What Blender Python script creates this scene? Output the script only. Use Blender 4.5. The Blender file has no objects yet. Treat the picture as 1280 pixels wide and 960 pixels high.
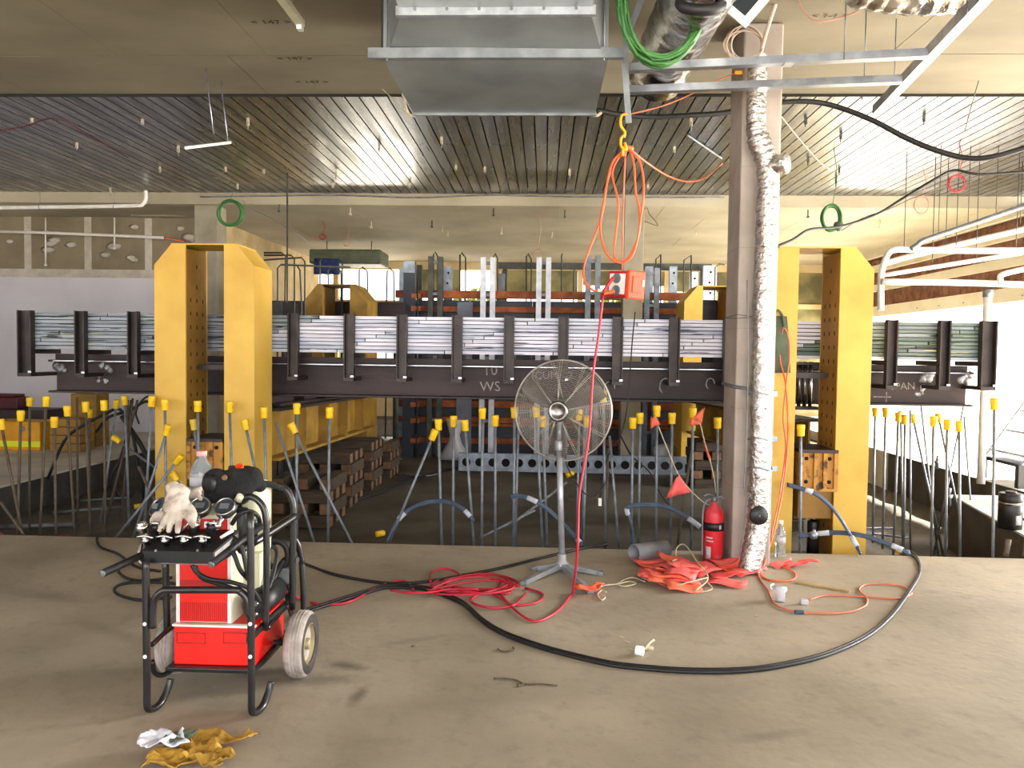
import bpy, bmesh, math, random
from mathutils import Vector, Matrix, Euler, noise
random.seed(7)
R = math.radians
SC = bpy.context.scene
COL = SC.collection

# ---------------------------------------------------------------- camera
F = 980.0
cd = bpy.data.cameras.new('camera'); cam = bpy.data.objects.new('camera', cd); COL.objects.link(cam)
cd.sensor_width = 36.0; cd.sensor_fit = 'HORIZONTAL'; cd.lens = 36.0 * F / 1280.0
cd.clip_start = 0.05; cd.clip_end = 300
CAMP = Vector((0, 0, 1.65))
RM = Matrix.Rotation(R(2.34), 3, 'Z') @ Matrix.Rotation(R(90 - 2.3), 3, 'X') @ Matrix.Rotation(R(0.75), 3, 'Z')
cam.matrix_world = Matrix.Translation(CAMP) @ RM.to_4x4()
SC.camera = cam
# ---------------------------------------------------------------- world, sun, exposure
SC.view_settings.view_transform = 'Standard'; SC.view_settings.look = 'None'
SC.view_settings.gamma = 1.0; SC.view_settings.use_curve_mapping = False
SC.view_settings.exposure = 0.98
w = bpy.data.worlds.new('world'); SC.world = w; w.use_nodes = True
bg = w.node_tree.nodes['Background']
bg.inputs[0].default_value = (0.97, 0.98, 1.0, 1); bg.inputs[1].default_value = 1.7
sd = bpy.data.lights.new('sun', 'SUN'); sd.energy = 25.0; sd.angle = R(2); sd.color = (1, .93, .8)
so = bpy.data.objects.new('sun', sd); COL.objects.link(so)
so.rotation_euler = Vector((-0.62, -0.3, -0.73)).to_track_quat('-Z', 'Y').to_euler()
# light panel of the open facade on the right and behind the viewer (daylight)
def area(name, loc, target, sx, sy, power, col):
    d = bpy.data.lights.new(name, 'AREA'); d.shape = 'RECTANGLE'; d.size = sx; d.size_y = sy; d.energy = power; d.color = col
    o = bpy.data.objects.new(name, d); COL.objects.link(o); o.location = loc
    o.rotation_euler = (Vector(target) - Vector(loc)).to_track_quat('-Z', 'Z').to_euler()
    return o
area('daylight_right', (10.4, 8.6, 1.2), (4, 8.6, 4.2), 11, 2.8, 2500, (1, .97, .94))
area('daylight_rear', (2.5, -6.5, 2.4), (1, 4, 0.6), 10, 3.0, 260, (.97, .97, 1))

# ---------------------------------------------------------------- helpers
def P(u, v, Y):
    d = RM @ Vector(((u - 640) / F, (480 - v) / F, -1)); t = (Y - CAMP.y) / d.y
    return CAMP + d * t
def G(u, v, z=0.0):
    d = RM @ Vector(((u - 640) / F, (480 - v) / F, -1)); t = (z - CAMP.z) / d.z
    return CAMP + d * t
def lin(h):
    h = h.lstrip('#'); out = []
    for i in (0, 2, 4):
        c = int(h[i:i+2], 16) / 255
        out.append(c / 12.92 if c <= .04045 else ((c + .055) / 1.055) ** 2.4)
    return (*out, 1)
MATS = {}
def mat(name, col, col2=None, scale=6, rough=.6, metal=0, bump=0, bscale=None, detail=4, stretch=None, trans=0, emit=None, lo=.35, hi=.65, rough2=None, spec=None, alpha=None, coat=0):
    m = bpy.data.materials.new(name); m.use_nodes = True; nt = m.node_tree; b = nt.nodes['Principled BSDF']
    c1 = lin(col); b.inputs['Base Color'].default_value = c1
    b.inputs['Roughness'].default_value = rough; b.inputs['Metallic'].default_value = metal
    if spec is not None: b.inputs['Specular IOR Level'].default_value = spec
    if trans: b.inputs['Transmission Weight'].default_value = trans
    if coat: b.inputs['Coat Weight'].default_value = coat
    if emit: b.inputs['Emission Color'].default_value = lin(col); b.inputs['Emission Strength'].default_value = emit
    tc = nt.nodes.new('ShaderNodeTexCoord'); mp = nt.nodes.new('ShaderNodeMapping')
    nt.links.new(tc.outputs['Object'], mp.inputs[0])
    if stretch: mp.inputs['Scale'].default_value = stretch
    nz = nt.nodes.new('ShaderNodeTexNoise'); nz.inputs['Scale'].default_value = scale; nz.inputs['Detail'].default_value = detail
    nt.links.new(mp.outputs[0], nz.inputs['Vector'])
    if col2:
        mr = nt.nodes.new('ShaderNodeMapRange'); mr.inputs[1].default_value = lo; mr.inputs[2].default_value = hi
        nt.links.new(nz.outputs[0], mr.inputs[0])
        mx = nt.nodes.new('ShaderNodeMix'); mx.data_type = 'RGBA'
        mx.inputs[6].default_value = c1; mx.inputs[7].default_value = lin(col2)
        nt.links.new(mr.outputs[0], mx.inputs[0]); nt.links.new(mx.outputs[2], b.inputs['Base Color'])
        if rough2 is not None:
            m2 = nt.nodes.new('ShaderNodeMapRange'); m2.inputs[1].default_value = lo; m2.inputs[2].default_value = hi
            m2.inputs[3].default_value = rough; m2.inputs[4].default_value = rough2
            nt.links.new(nz.outputs[0], m2.inputs[0]); nt.links.new(m2.outputs[0], b.inputs['Roughness'])
    if bump:
        n2 = nt.nodes.new('ShaderNodeTexNoise'); n2.inputs['Scale'].default_value = bscale or scale * 4; n2.inputs['Detail'].default_value = 5
        nt.links.new(mp.outputs[0], n2.inputs['Vector'])
        bp = nt.nodes.new('ShaderNodeBump'); bp.inputs['Strength'].default_value = bump; bp.inputs['Distance'].default_value = .02
        nt.links.new(n2.outputs[0], bp.inputs['Height']); nt.links.new(bp.outputs[0], b.inputs['Normal'])
    MATS[name] = m
    return m

ORG = {}
def tag(o, label=None, cat=None, group=None, kind=None):
    if label: o['label'] = label
    if cat: o['category'] = cat
    if group: o['group'] = group
    if kind: o['kind'] = kind
    return o
def thing(name, loc, label, cat, group=None):
    o = bpy.data.objects.new(name, None); COL.objects.link(o); o.location = loc; o.empty_display_size = .1
    ORG[o.name] = Vector(loc)
    return tag(o, label, cat, group)
def cr(pts, n=6):
    """Catmull-Rom through the points"""
    pts = [Vector(p) for p in pts]
    if len(pts) < 3: return pts
    out = []
    for i in range(len(pts) - 1):
        p0 = pts[i-1] if i > 0 else pts[0] * 2 - pts[1]
        p1, p2 = pts[i], pts[i+1]
        p3 = pts[i+2] if i + 2 < len(pts) else pts[-1] * 2 - pts[-2]
        for k in range(n):
            t = k / n
            out.append(.5 * ((2 * p1) + (p2 - p0) * t + (2 * p0 - 5 * p1 + 4 * p2 - p3) * t * t + (3 * p1 - p0 - 3 * p2 + p3) * t ** 3))
    out.append(pts[-1]); return out
class MB:
    def __init__(s): s.v = []; s.f = []; s.sm = []
    def add(s, vs, fs, smooth=False):
        o = len(s.v); s.v += [Vector(p) for p in vs]
        for f in fs: s.f.append([i + o for i in f]); s.sm.append(smooth)
        return s
    def box(s, lo, hi, M=None):
        x0, y0, z0 = lo; x1, y1, z1 = hi
        vs = [Vector(p) for p in ((x0,y0,z0),(x1,y0,z0),(x1,y1,z0),(x0,y1,z0),(x0,y0,z1),(x1,y0,z1),(x1,y1,z1),(x0,y1,z1))]
        if M: vs = [M @ p for p in vs]
        return s.add(vs, [(0,3,2,1),(4,5,6,7),(0,1,5,4),(1,2,6,5),(2,3,7,6),(3,0,4,7)])
    def bbox(s, lo, hi, c=.004, M=None):
        """box with chamfered edges"""
        bm = bmesh.new(); bmesh.ops.create_cube(bm, size=1)
        sz = [hi[i] - lo[i] for i in range(3)]; ce = [(hi[i] + lo[i]) / 2 for i in range(3)]
        for q in bm.verts: q.co = Vector((q.co.x * sz[0] + ce[0], q.co.y * sz[1] + ce[1], q.co.z * sz[2] + ce[2]))
        bmesh.ops.bevel(bm, geom=list(bm.edges), offset=min(c, min(sz) * .4), segments=2, affect='EDGES', profile=.5)
        bm.verts.index_update()
        s.add([(M @ q.co) if M else q.co.copy() for q in bm.verts], [[q.index for q in f.verts] for f in bm.faces])
        bm.free(); return s
    def tube(s, pts, r, n=8, smooth=0, cap=True, closed=False, rr=None):
        pts = [Vector(p) for p in pts]
        if smooth:
            if rr:
                q = [Vector((a, 0, 0)) for a in rr]; rr = [max(.0005, p.x) for p in cr(q, smooth)]
            if closed:
                big = cr(pts[-2:] + pts + pts[:3], smooth); pts = big[2*smooth: 2*smooth + len(pts) * smooth]
            else: pts = cr(pts, smooth)
        m = len(pts); vs = []; up = None
        for i, p in enumerate(pts):
            a = pts[i-1] if (i > 0 or closed) else p
            b = pts[(i+1) % m] if (i < m - 1 or closed) else p
            t = (b - a); t = t.normalized() if t.length > 1e-9 else Vector((0,0,1))
            if up is None:
                up = Vector((0,0,1)) if abs(t.z) < .9 else Vector((1,0,0))
            x = up - t * up.dot(t)
            if x.length < 1e-6: x = t.orthogonal()
            x.normalize(); y = t.cross(x); up = x
            ra = rr[i] if rr else r
            for k in range(n):
                an = 2 * math.pi * k / n
                vs.append(p + x * (ra * math.cos(an)) + y * (ra * math.sin(an)))
        fs = []
        for i in range(m if closed else m - 1):
            for k in range(n):
                a = i * n + k; b = i * n + (k + 1) % n; j = ((i + 1) % m) * n
                fs.append((a, b, j + (k + 1) % n, j + k))
        s.add(vs, fs, True)
        if cap and not closed:
            o = len(s.v) - m * n
            s.f.append([o + k for k in range(n)][::-1]); s.sm.append(False)
            s.f.append([o + (m-1) * n + k for k in range(n)]); s.sm.append(False)
        return s
    def cyl(s, a, b, r, n=16, r2=None): return s.tube([a, b], r, n, rr=[r, r if r2 is None else r2])
    def lathe(s, prof, c, axis=(0,0,1), n=24, smooth=True, cap=True):
        """prof: (radius, height) pairs along axis from c"""
        ax = Vector(axis).normalized(); x = ax.orthogonal().normalized(); y = ax.cross(x); c = Vector(c); vs = []
        for (r, h) in prof:
            for k in range(n):
                an = 2 * math.pi * k / n; vs.append(c + ax * h + x * (r * math.cos(an)) + y * (r * math.sin(an)))
        fs = [(i*n+k, i*n+(k+1)%n, (i+1)*n+(k+1)%n, (i+1)*n+k) for i in range(len(prof)-1) for k in range(n)]
        s.add(vs, fs, smooth)
        if not cap: return s
        o = len(s.v) - len(prof) * n
        s.f.append([o+k for k in range(n)][::-1]); s.sm.append(False)
        s.f.append([o+(len(prof)-1)*n+k for k in range(n)]); s.sm.append(False)
        return s
    def prism(s, poly, d):
        """poly: 3-D points in a plane, extruded by vector d"""
        poly = [Vector(p) for p in poly]; d = Vector(d); n = len(poly)
        return s.add(poly + [p + d for p in poly], [list(range(n))[::-1], list(range(n, 2*n))] + [(i, (i+1)%n, n+(i+1)%n, n+i) for i in range(n)])
    def sheet(s, grid, th=.004, smooth=True):
        """grid of points (rows) given thickness"""
        h, wd = len(grid), len(grid[0]); vs = [Vector(p) for r in grid for p in r]
        nm = []
        for i in range(h):
            for j in range(wd):
                a = Vector(grid[min(i+1,h-1)][j]) - Vector(grid[max(i-1,0)][j]); b = Vector(grid[i][min(j+1,wd-1)]) - Vector(grid[i][max(j-1,0)])
                q = a.cross(b); nm.append(q.normalized() if q.length > 1e-9 else Vector((0,0,1)))
        vs2 = [p + q * th for p, q in zip(vs, nm)]; N = h * wd; fs = []
        for i in range(h-1):
            for j in range(wd-1):
                a = i*wd+j; fs += [(a, a+wd, a+wd+1, a+1), (N+a, N+a+1, N+a+wd+1, N+a+wd)]
        for i in range(h-1):
            for j in (0, wd-1):
                a = i*wd+j; fs.append((a, a+wd, N+a+wd, N+a))
        for j in range(wd-1):
            for i in (0, h-1):
                a = i*wd+j; fs.append((a, a+1, N+a+1, N+a))
        return s.add(vs + vs2, fs, smooth)
    def sub(s, M):
        s.v = [M @ p for p in s.v]; return s
    def build(s, name, m, parent=None, label=None, fix=True):
        if parent is None:
            lo = Vector([min(p[i] for p in s.v) for i in range(3)]); hi = Vector([max(p[i] for p in s.v) for i in range(3)])
            org = Vector(((lo.x+hi.x)/2, (lo.y+hi.y)/2, lo.z))
        else: org = ORG[parent.name]
        me = bpy.data.meshes.new(name)
        me.from_pydata([p - org for p in s.v], [], s.f); me.polygons.foreach_set('use_smooth', s.sm)
        if fix:
            bm = bmesh.new(); bm.from_mesh(me); bmesh.ops.recalc_face_normals(bm, faces=bm.faces); bm.to_mesh(me); bm.free()
        for q in (m if isinstance(m, (list, tuple)) else [m]): me.materials.append(MATS[q] if isinstance(q, str) else q)
        o = bpy.data.objects.new(name, me); COL.objects.link(o)
        if parent is not None: o.parent = parent
        else: o.location = org
        ORG[o.name] = org
        if label: o['label'] = label
        return o
def copy_thing(o, loc, rotz=None, label=None, group=None, parent=None):
    c = o.copy(); COL.objects.link(c)
    if parent is not None: c.parent = parent
    else:
        c.location = loc
        if rotz is not None: c.rotation_euler = (0, 0, rotz)
    if label: c['label'] = label
    if group: c['group'] = group
    ORG[c.name] = Vector(loc) if loc is not None else ORG.get(parent.name if parent else '', Vector())
    for ch in o.children: copy_thing(ch, None, parent=c)
    return c
_txt = {}
def text(name, body, size, origin, xdir, updir, m, parent, thick=.0006):
    """flat lettering standing in the plane (xdir, updir) with its left baseline at origin"""
    cu = bpy.data.curves.new('t', 'FONT'); cu.body = body; cu.size = size; cu.extrude = thick; cu.resolution_u = 2
    ob = bpy.data.objects.new('t', cu); COL.objects.link(ob)
    bpy.context.view_layer.update()
    me0 = bpy.data.meshes.new_from_object(ob.evaluated_get(bpy.context.evaluated_depsgraph_get()))
    bpy.data.objects.remove(ob); bpy.data.curves.remove(cu)
    x = Vector(xdir).normalized(); y = Vector(updir).normalized(); z = x.cross(y); o = Vector(origin)
    b = MB(); b.add([o + x * q.co.x + y * q.co.y + z * q.co.z for q in me0.vertices], [list(p.vertices) for p in me0.polygons])
    bpy.data.meshes.remove(me0)
    return b.build(name, m, parent, fix=False)

# ---------------------------------------------------------------- materials
m_ = mat('floor_concrete', '#aba08e', '#877d6c', .9, .62, bump=.16, bscale=18, detail=10, lo=.36, hi=.72)
def dirty(m, marks):
    """scuffs and dust: dark marks worn into the slab at fixed places (x, y, rx, ry, angle, strength), and fine grime all over"""
    nt = m.node_tree; b = nt.nodes['Principled BSDF']; src = b.inputs['Base Color'].links[0].from_socket
    ge = nt.nodes.new('ShaderNodeNewGeometry'); N = nt.nodes.new; K = nt.links.new
    nz = N('ShaderNodeTexNoise'); nz.inputs['Scale'].default_value = 7; nz.inputs['Detail'].default_value = 12; nz.inputs['Roughness'].default_value = .7; K(ge.outputs['Position'], nz.inputs['Vector'])
    tot = N('ShaderNodeMapRange'); tot.inputs[1].default_value = .52; tot.inputs[2].default_value = .75; tot.inputs[4].default_value = .4; K(nz.outputs[0], tot.inputs[0]); sock = tot.outputs[0]
    st = N('ShaderNodeTexNoise'); st.inputs['Scale'].default_value = 16; st.inputs['Detail'].default_value = 6; K(ge.outputs['Position'], st.inputs['Vector'])
    for (x, y, rx, ry, a, k) in marks:
        mp = N('ShaderNodeMapping'); mp.vector_type = 'TEXTURE'; mp.inputs['Location'].default_value = (x, y, 0); mp.inputs['Rotation'].default_value = (0, 0, a); mp.inputs['Scale'].default_value = (rx, ry, 50); K(ge.outputs['Position'], mp.inputs[0])
        vl = N('ShaderNodeVectorMath'); vl.operation = 'LENGTH'; K(mp.outputs[0], vl.inputs[0])
        ad = N('ShaderNodeMath'); ad.operation = 'ADD'; K(vl.outputs['Value'], ad.inputs[0]); K(st.outputs[0], ad.inputs[1])
        mr = N('ShaderNodeMapRange'); mr.inputs[1].default_value = 1.5; mr.inputs[2].default_value = .7; mr.inputs[3].default_value = 0; mr.inputs[4].default_value = k; K(ad.outputs[0], mr.inputs[0])
        mx = N('ShaderNodeMath'); mx.operation = 'MAXIMUM'; K(sock, mx.inputs[0]); K(mr.outputs[0], mx.inputs[1]); sock = mx.outputs[0]
    mix = N('ShaderNodeMix'); mix.data_type = 'RGBA'; mix.inputs[7].default_value = lin('#57514a'); K(sock, mix.inputs[0]); K(src, mix.inputs[6]); K(mix.outputs[2], b.inputs['Base Color'])
def _mk(u, v, rx, ry, a, k):
    p = G(u, v, 0); return (p.x, p.y, rx, ry, a, k)
dirty(m_, [_mk(432, 832, .16, .07, -.3, .8), _mk(448, 870, .05, .16, -.1, .75), _mk(395, 850, .3, .1, .1, .6), _mk(335, 840, .2, .07, .4, .4), _mk(60, 745, .5, .12, -.3, .35), _mk(140, 790, .5, .08, -.5, .3), _mk(600, 770, .5, .3, .2, .22), _mk(960, 920, .25, .05, .3, .4), _mk(890, 860, .35, .2, 0, .25), _mk(560, 880, .6, .12, .2, .15), _mk(1165, 740, .12, .08, 0, .3), _mk(520, 800, .3, .05, .5, .3), _mk(260, 890, .25, .12, .5, .3)])
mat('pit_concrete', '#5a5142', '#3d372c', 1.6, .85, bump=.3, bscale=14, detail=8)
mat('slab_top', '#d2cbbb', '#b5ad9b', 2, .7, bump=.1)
mat('slab_edge', '#4a4642', '#34302d', 3, .7, bump=.15)
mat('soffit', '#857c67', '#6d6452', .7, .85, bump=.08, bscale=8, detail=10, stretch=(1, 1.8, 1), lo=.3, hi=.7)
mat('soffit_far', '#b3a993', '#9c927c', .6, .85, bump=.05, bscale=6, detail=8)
mat('dimming_board', '#8c8258', '#5e5a3c', 1.4, .85, lo=.4, hi=.6)
mat('soffit_mark', '#3a2c1c', rough=.9)
mat('deck_steel', '#8d8f93', '#74767a', 1.3, .22, metal=1, bump=.03, bscale=3, stretch=(6, .5, 1), rough2=.34)
mat('deck_slot', '#2b2b2b', rough=.7, metal=.6)
mat('plaster_white', '#d8d4da', '#ccc8ce', 1, .8)
mat('board_grey', '#8d8069', '#7d715c', 2, .9)
mat('joint_plaster', '#c9c1b4', '#b4aa9b', 5, .9, bump=.2)
mat('wall_cream', '#c9b58c', '#b29a6e', 2, .85)
mat('bulkhead_cream', '#e8dfc8', '#dacfb4', 2, .85)
mat('brick_brown', '#a3745c', '#7a5442', 6, .9, bump=.3)
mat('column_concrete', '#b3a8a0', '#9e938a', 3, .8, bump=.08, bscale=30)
mat('column_grey', '#9a917f', '#857c69', 3, .85)  # greyer concrete of the far columns and the form lines
mat('ground_out', '#e8e4dc', '#d8d3c8', .5, .9)
mat('leaf', '#8c9a4a', '#5c6a2c', 2, .8)
mat('trunk', '#5a4634', '#3f3024', 5, .9)
mat('black_rubber', '#16161a', '#0c0c0e', 8, .55)
mat('black_paint', '#141416', '#1e1e20', 20, .32, coat=.2)
mat('black_plastic', '#1a1a1c', '#101012', 20, .45)
mat('black_cloth', '#0d0d0e', '#151517', 30, .95, bump=.4, bscale=60)
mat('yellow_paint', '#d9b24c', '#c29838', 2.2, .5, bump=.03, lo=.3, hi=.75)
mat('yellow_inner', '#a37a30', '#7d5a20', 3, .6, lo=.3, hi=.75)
mat('yellow_shaded', '#a27c28', '#7d5e1e', 4, .6, bump=.1)  # yellow darkened so the shade on the beams is in the colour
mat('yellow_block', '#b98438', '#46301c', 13, .65, bump=.15, lo=.52, hi=.66)
mat('hole_dark', '#140f08', rough=.9)
mat('girder_steel', '#3d2f2e', '#2b2122', 1.6, .55, metal=.25, bump=.08, bscale=25, stretch=(.6, 1, 2.2))
mat('bracket_steel', '#3f3533', '#292322', 6, .45, metal=.4, bump=.1)
mat('steel_bright', '#c9cdd4', '#aeb2ba', 14, .35, metal=.8)
mat('chalk', '#b9aeaa', '#8a807c', 30, .95, lo=.3, hi=.6)
mat('white_spray', '#c9ccd2', '#77706f', 14, .9, lo=.4, hi=.62)
mat('galv', '#a2aab4', '#838b96', 9, .42, metal=.75)
mat('galv_dull', '#8b8f92', '#6c7074', 7, .5, metal=.6)
mat('galv_stud', '#aab0ba', '#8d939e', 9, .32, metal=.85)
mat('galv_duct', '#9fa5a6', '#888e90', 2.2, .4, metal=.6, bump=.03, bscale=4)
mat('galv_post', '#8d9299', '#6f757c', 8, .45, metal=.6)
mat('white_post', '#dfe3ec', '#c4c8d4', 8, .4, metal=.2)
mat('rebar_grey', '#8c949e', '#6d747c', 12, .5, metal=.5, bump=.25, bscale=90)
mat('rebar_rust', '#6b5f52', '#54483c', 12, .7, metal=.3, bump=.3, bscale=90)
mat('cap_yellow', '#f2c814', '#e0b010', 10, .42)
mat('cap_pale', '#dcc04a', '#c8aa36', 10, .5)
mat('formply', '#3b3f4c', '#2a2d38', 2, .5, lo=.3, hi=.7)
mat('formply_light', '#7a7e90', '#646878', 3, .5)
mat('waler_orange', '#b5622c', '#8a431e', 6, .65, bump=.1)
mat('post_dark', '#55574f', '#3c3e3a', 6, .5, metal=.3)
mat('timber', '#4a3c2d', '#30261b', 5, .85, bump=.2, stretch=(1, 6, 6))
mat('timber_end', '#7d5c3e', '#5c422c', 9, .85)
mat('pvc', '#e9e4de', '#dad3ca', 5, .45)
mat('pvc_grey', '#84868c', '#6e7076', 5, .5)
mat('foil', '#dedcda', '#a9a49e', 16, .25, metal=.95, bump=.75, bscale=30)
mat('foil_crumple', '#cfcac4', '#968f88', 7, .22, metal=1, bump=1.0, bscale=11)
mat('foil_white', '#dcdad6', '#bcb8b0', 12, .3, metal=.75, bump=.6, bscale=22)
mat('orange_cable', '#e8632c', '#d4521f', 5, .5)
mat('salmon_cable', '#d8785a', '#c2664a', 5, .55)
mat('red_cable', '#c3223a', '#a8182e', 5, .45)
mat('pink_cable', '#c08a7a', rough=.6)
mat('green_cable', '#437a3c', '#2f6230', 6, .5)
mat('white_cable', '#d0bcae', '#bda898', 6, .55)
mat('orange_plastic', '#e4460f', '#d43c0c', 4, .6, spec=.25)
mat('red_plastic', '#b8202a', '#a01822', 4, .4)
mat('hook_yellow', '#f2a818', '#e0940e', 9, .45)
mat('red_paint', '#ec2018', '#dc1a14', 3, .35, coat=.3)
mat('red_dark', '#a81410', rough=.5)
mat('white_paint', '#ece8e4', '#dcd8d2', 5, .45)
mat('cream_paint', '#d9d8bd', '#c6c5a8', 4, .5)
mat('ext_red', '#c8202c', '#c87078', 5, .42, lo=.5, hi=.8)
mat('label_grey', '#b9b7bc', rough=.6)
mat('bunting', '#f9706a', '#f46460', 6, .6)
mat('bunting_orange', '#f47a5a', '#ee6848', 6, .6)
mat('rope', '#cfc3a8', '#b3a68a', 30, .9)
mat('hose_blue', '#44566e', '#2f4058', 8, .4)
mat('tape_white', '#c6ccd6', '#aab0bc', 10, .6)
mat('chrome', '#d8d8da', rough=.15, metal=1)
mat('chrome_dull', '#a8a6a4', '#7c7a78', 20, .28, metal=1)
mat('glass_dark', '#27323c', rough=.08, spec=.8)
mat('glove', '#bdb1a5', '#85766b', 16, .9, bump=.35, bscale=40, lo=.45, hi=.7)
mat('tyre', '#b3a9a2', '#7f766f', 9, .85, bump=.4, bscale=40)
mat('tyre_dark', '#4a4541', '#2f2c2a', 9, .85)
mat('wheel_rim', '#a89b78', '#887c5c', 8, .5, metal=.3)
mat('clear_plastic', '#eef4f6', rough=.06, trans=.95, spec=.5)
mat('bottle_blue', '#dfeaf4', rough=.08, trans=.85)
mat('water', '#dfe9ee', rough=.02, trans=1)
mat('pink_cap', '#e89a94', rough=.5)
mat('yellow_cloth', '#c99c3c', '#9a7426', 9, .85, bump=.5)
mat('paper_white', '#d7d9e2', '#c3c5d0', 6, .8)
mat('cardboard', '#b39a6e', '#9c8458', 6, .9)
mat('hi_vis', '#e9f01e', rough=.6)
mat('yellow_case', '#e8a512', '#d4920c', 5, .5)
mat('maroon', '#5a1220', '#420c18', 5, .6)
mat('blue_tarp', '#1f3c78', '#172c58', 9, .7, bump=.3)
mat('fan_guard', '#b9b4ac', '#a29d96', 9, .35, metal=.7)
mat('fan_blade', '#5d5753', '#524c48', 9, .5, metal=.2)
mat('fan_motor', '#5a6248', '#484f3a', 7, .5)
mat('fan_stand', '#b4b8c0', '#999da6', 9, .38, metal=.5)
mat('olive_bag', '#5c6652', '#4a5342', 6, .85, bump=.2)
mat('white_wrap', '#dcdce2', rough=.3, trans=.3)
mat('jack_black', '#2c2a2b', '#1e1c1d', 8, .4, metal=.4)
mat('mud', '#514536', '#3b3226', 3, .95, bump=.5)
mat('tube_white', '#f0eeea', rough=.35)
# ================================================================ the setting
def struct(b, name, m, parent=None):
    o = b.build(name, m, parent)
    if parent is None: o['kind'] = 'structure'
    return o
EDGE = 6.6
b = MB()
# near slab, with the pit cut out: near floor, left slab, right slab (with its step), far slab
def slab(poly, z0=-.9, z1=0): b.prism([(x, y, z0) for x, y in poly], (0, 0, z1 - z0))
slab([(-13, -7), (9, -7), (9, EDGE), (-13, EDGE)])
fl = struct(b, 'floor', 'floor_concrete')
b = MB(); slab([(-13, EDGE), (-6.4, EDGE), (-6.4, 13.6), (-13, 13.6)]); slab([(-13, 13.6), (-6.4, 13.6), (-6.4, 24), (-13, 24)])
struct(b, 'floor_left', 'slab_top')
b = MB(); slab([(4.35, EDGE), (9, EDGE), (9, 9.65), (4.95, 9.65)]); slab([(6.0, 9.65), (9, 9.65), (9, 24), (6.0, 24)])
struct(b, 'floor_right', 'slab_top')
b = MB()                                                         # dark shuttering along the two cut edges of the right slab and left slab
b.box((5.985, 9.66, -.9), (5.999, 13.8, -.004)); b.prism([(4.335, EDGE + .02, -.9), (4.945, 9.64, -.9), (4.93, 9.645, -.9), (4.32, EDGE + .02, -.9)], (0, 0, .895))
b.box((-6.399, EDGE, -.9), (-6.385, 13.6, -.03))
struct(b, 'trim_1', 'slab_edge')
def pz(x, y):
    z = -.2
    if x > 3.2: z -= .45 * min(1, (x - 3.2) / 1.0)
    if x < -4.2: z -= .2 * min(1, (-4.2 - x) / 1.2)
    return z + .012 * math.sin(x * 5.1 + y * 3) + .01 * math.sin(y * 6.3 - x * 2.2)
b = MB(); nx, ny = 64, 48; vs = []; fs = []
for j in range(ny + 1):
    for i in range(nx + 1):
        x = -6.4 + 12.4 * i / nx; y = EDGE + 9.25 * j / ny; vs.append((x, y, pz(x, y)))
for j in range(ny):
    for i in range(nx):
        a = j * (nx + 1) + i; fs.append((a, a + 1, a + nx + 2, a + nx + 1))
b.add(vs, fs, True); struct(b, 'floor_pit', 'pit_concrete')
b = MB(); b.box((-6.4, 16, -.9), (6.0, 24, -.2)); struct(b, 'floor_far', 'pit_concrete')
# ---------- ceiling: near slab (with formwork panels), steel deck, far slab
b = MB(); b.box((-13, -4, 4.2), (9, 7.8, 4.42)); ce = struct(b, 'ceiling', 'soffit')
rows = [(1.99, 3.19, -.6), (3.2, 4.39, -3.0), (4.4, 5.59, -3.75), (5.6, 6.79, -3.75), (6.8, 7.795, -2.78)]
for ri, (y0, y1, x0) in enumerate(rows):
    wd = 1.32 if ri == 3 else 2.4
    x = x0 - wd * 6
    while x < 8:
        if x > -10: MB().box((x + .003, y0, 4.186 + .002 * ((int(x * 7) + ri) % 3)), (min(x + wd - .003, 8.9), y1, 4.1995)).build('panel', 'soffit', ce)
        x += wd
for (u, v) in ((345, 30), (374, 75), (395, 104)):
    p = G(u, v, 4.182); text('formwork_mark', '< 147 >', .1, p + Vector((-.19, 0, 0)), (1, 0, 0), (0, -1, 0), 'soffit_mark', ce)
p = G(1013, 22, 4.182); text('formwork_mark', '< 1-1 >', .09, p, (1, 0, 0), (0, -1, 0), 'soffit_mark', ce)
b = MB(); b.box((-13, 7.8, 4.46), (9, 13.5, 4.6)); b.box((-13, 7.798, 4.16), (9, 7.803, 4.47))
dk = struct(b, 'ceiling_deck', 'deck_slot')
PITCH = .155; x = -12.4; prev = None; k = 0
proto = None
def deck_panel():
    q = MB(); xs = []
    for r in range(4):
        x0 = r * PITCH; g = .011
        prof = [(x0 + g, 4.36), (x0 + g, 4.352), (x0 + PITCH - g - .002, 4.352), (x0 + PITCH - g - .002, 4.36)]
        # flat pan with turned-up lips, open slot to the next
        q.prism([(x0 + g, 7.804, 4.42), (x0 + g, 7.804, 4.352), (x0 + PITCH - g, 7.804, 4.352), (x0 + PITCH - g, 7.804, 4.42), (x0 + PITCH - g - .003, 7.804, 4.42), (x0 + PITCH - g - .003, 7.804, 4.355), (x0 + g + .003, 7.804, 4.355), (x0 + g + .003, 7.804, 4.42)], (0, 5.69, 0))
        q.box((x0 + g - .005, 7.804, 4.352), (x0 + g, 13.494, 4.357))
    return q
pm = deck_panel().build('deck_panel', 'deck_steel', dk); base = pm.location.copy()
pm.location = (x, 0, 0)
n = int((8.9 - x) / (4 * PITCH))
for i in range(1, n):
    c = pm.copy(); COL.objects.link(c); c.parent = dk; c.location = (x + i * 4 * PITCH, 0, 0)
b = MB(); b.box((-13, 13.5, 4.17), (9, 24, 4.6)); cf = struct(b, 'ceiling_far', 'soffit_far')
yy = 13.5
for r in range(4):
    xx = -7 - (r % 2) * .9
    while xx < 8:
        MB().box((xx + .004, yy + .004, 4.155), (min(xx + 1.796, 8.9), yy + 1.196, 4.1695)).build('panel', 'soffit_far', cf); xx += 1.8
    yy += 1.2
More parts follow.
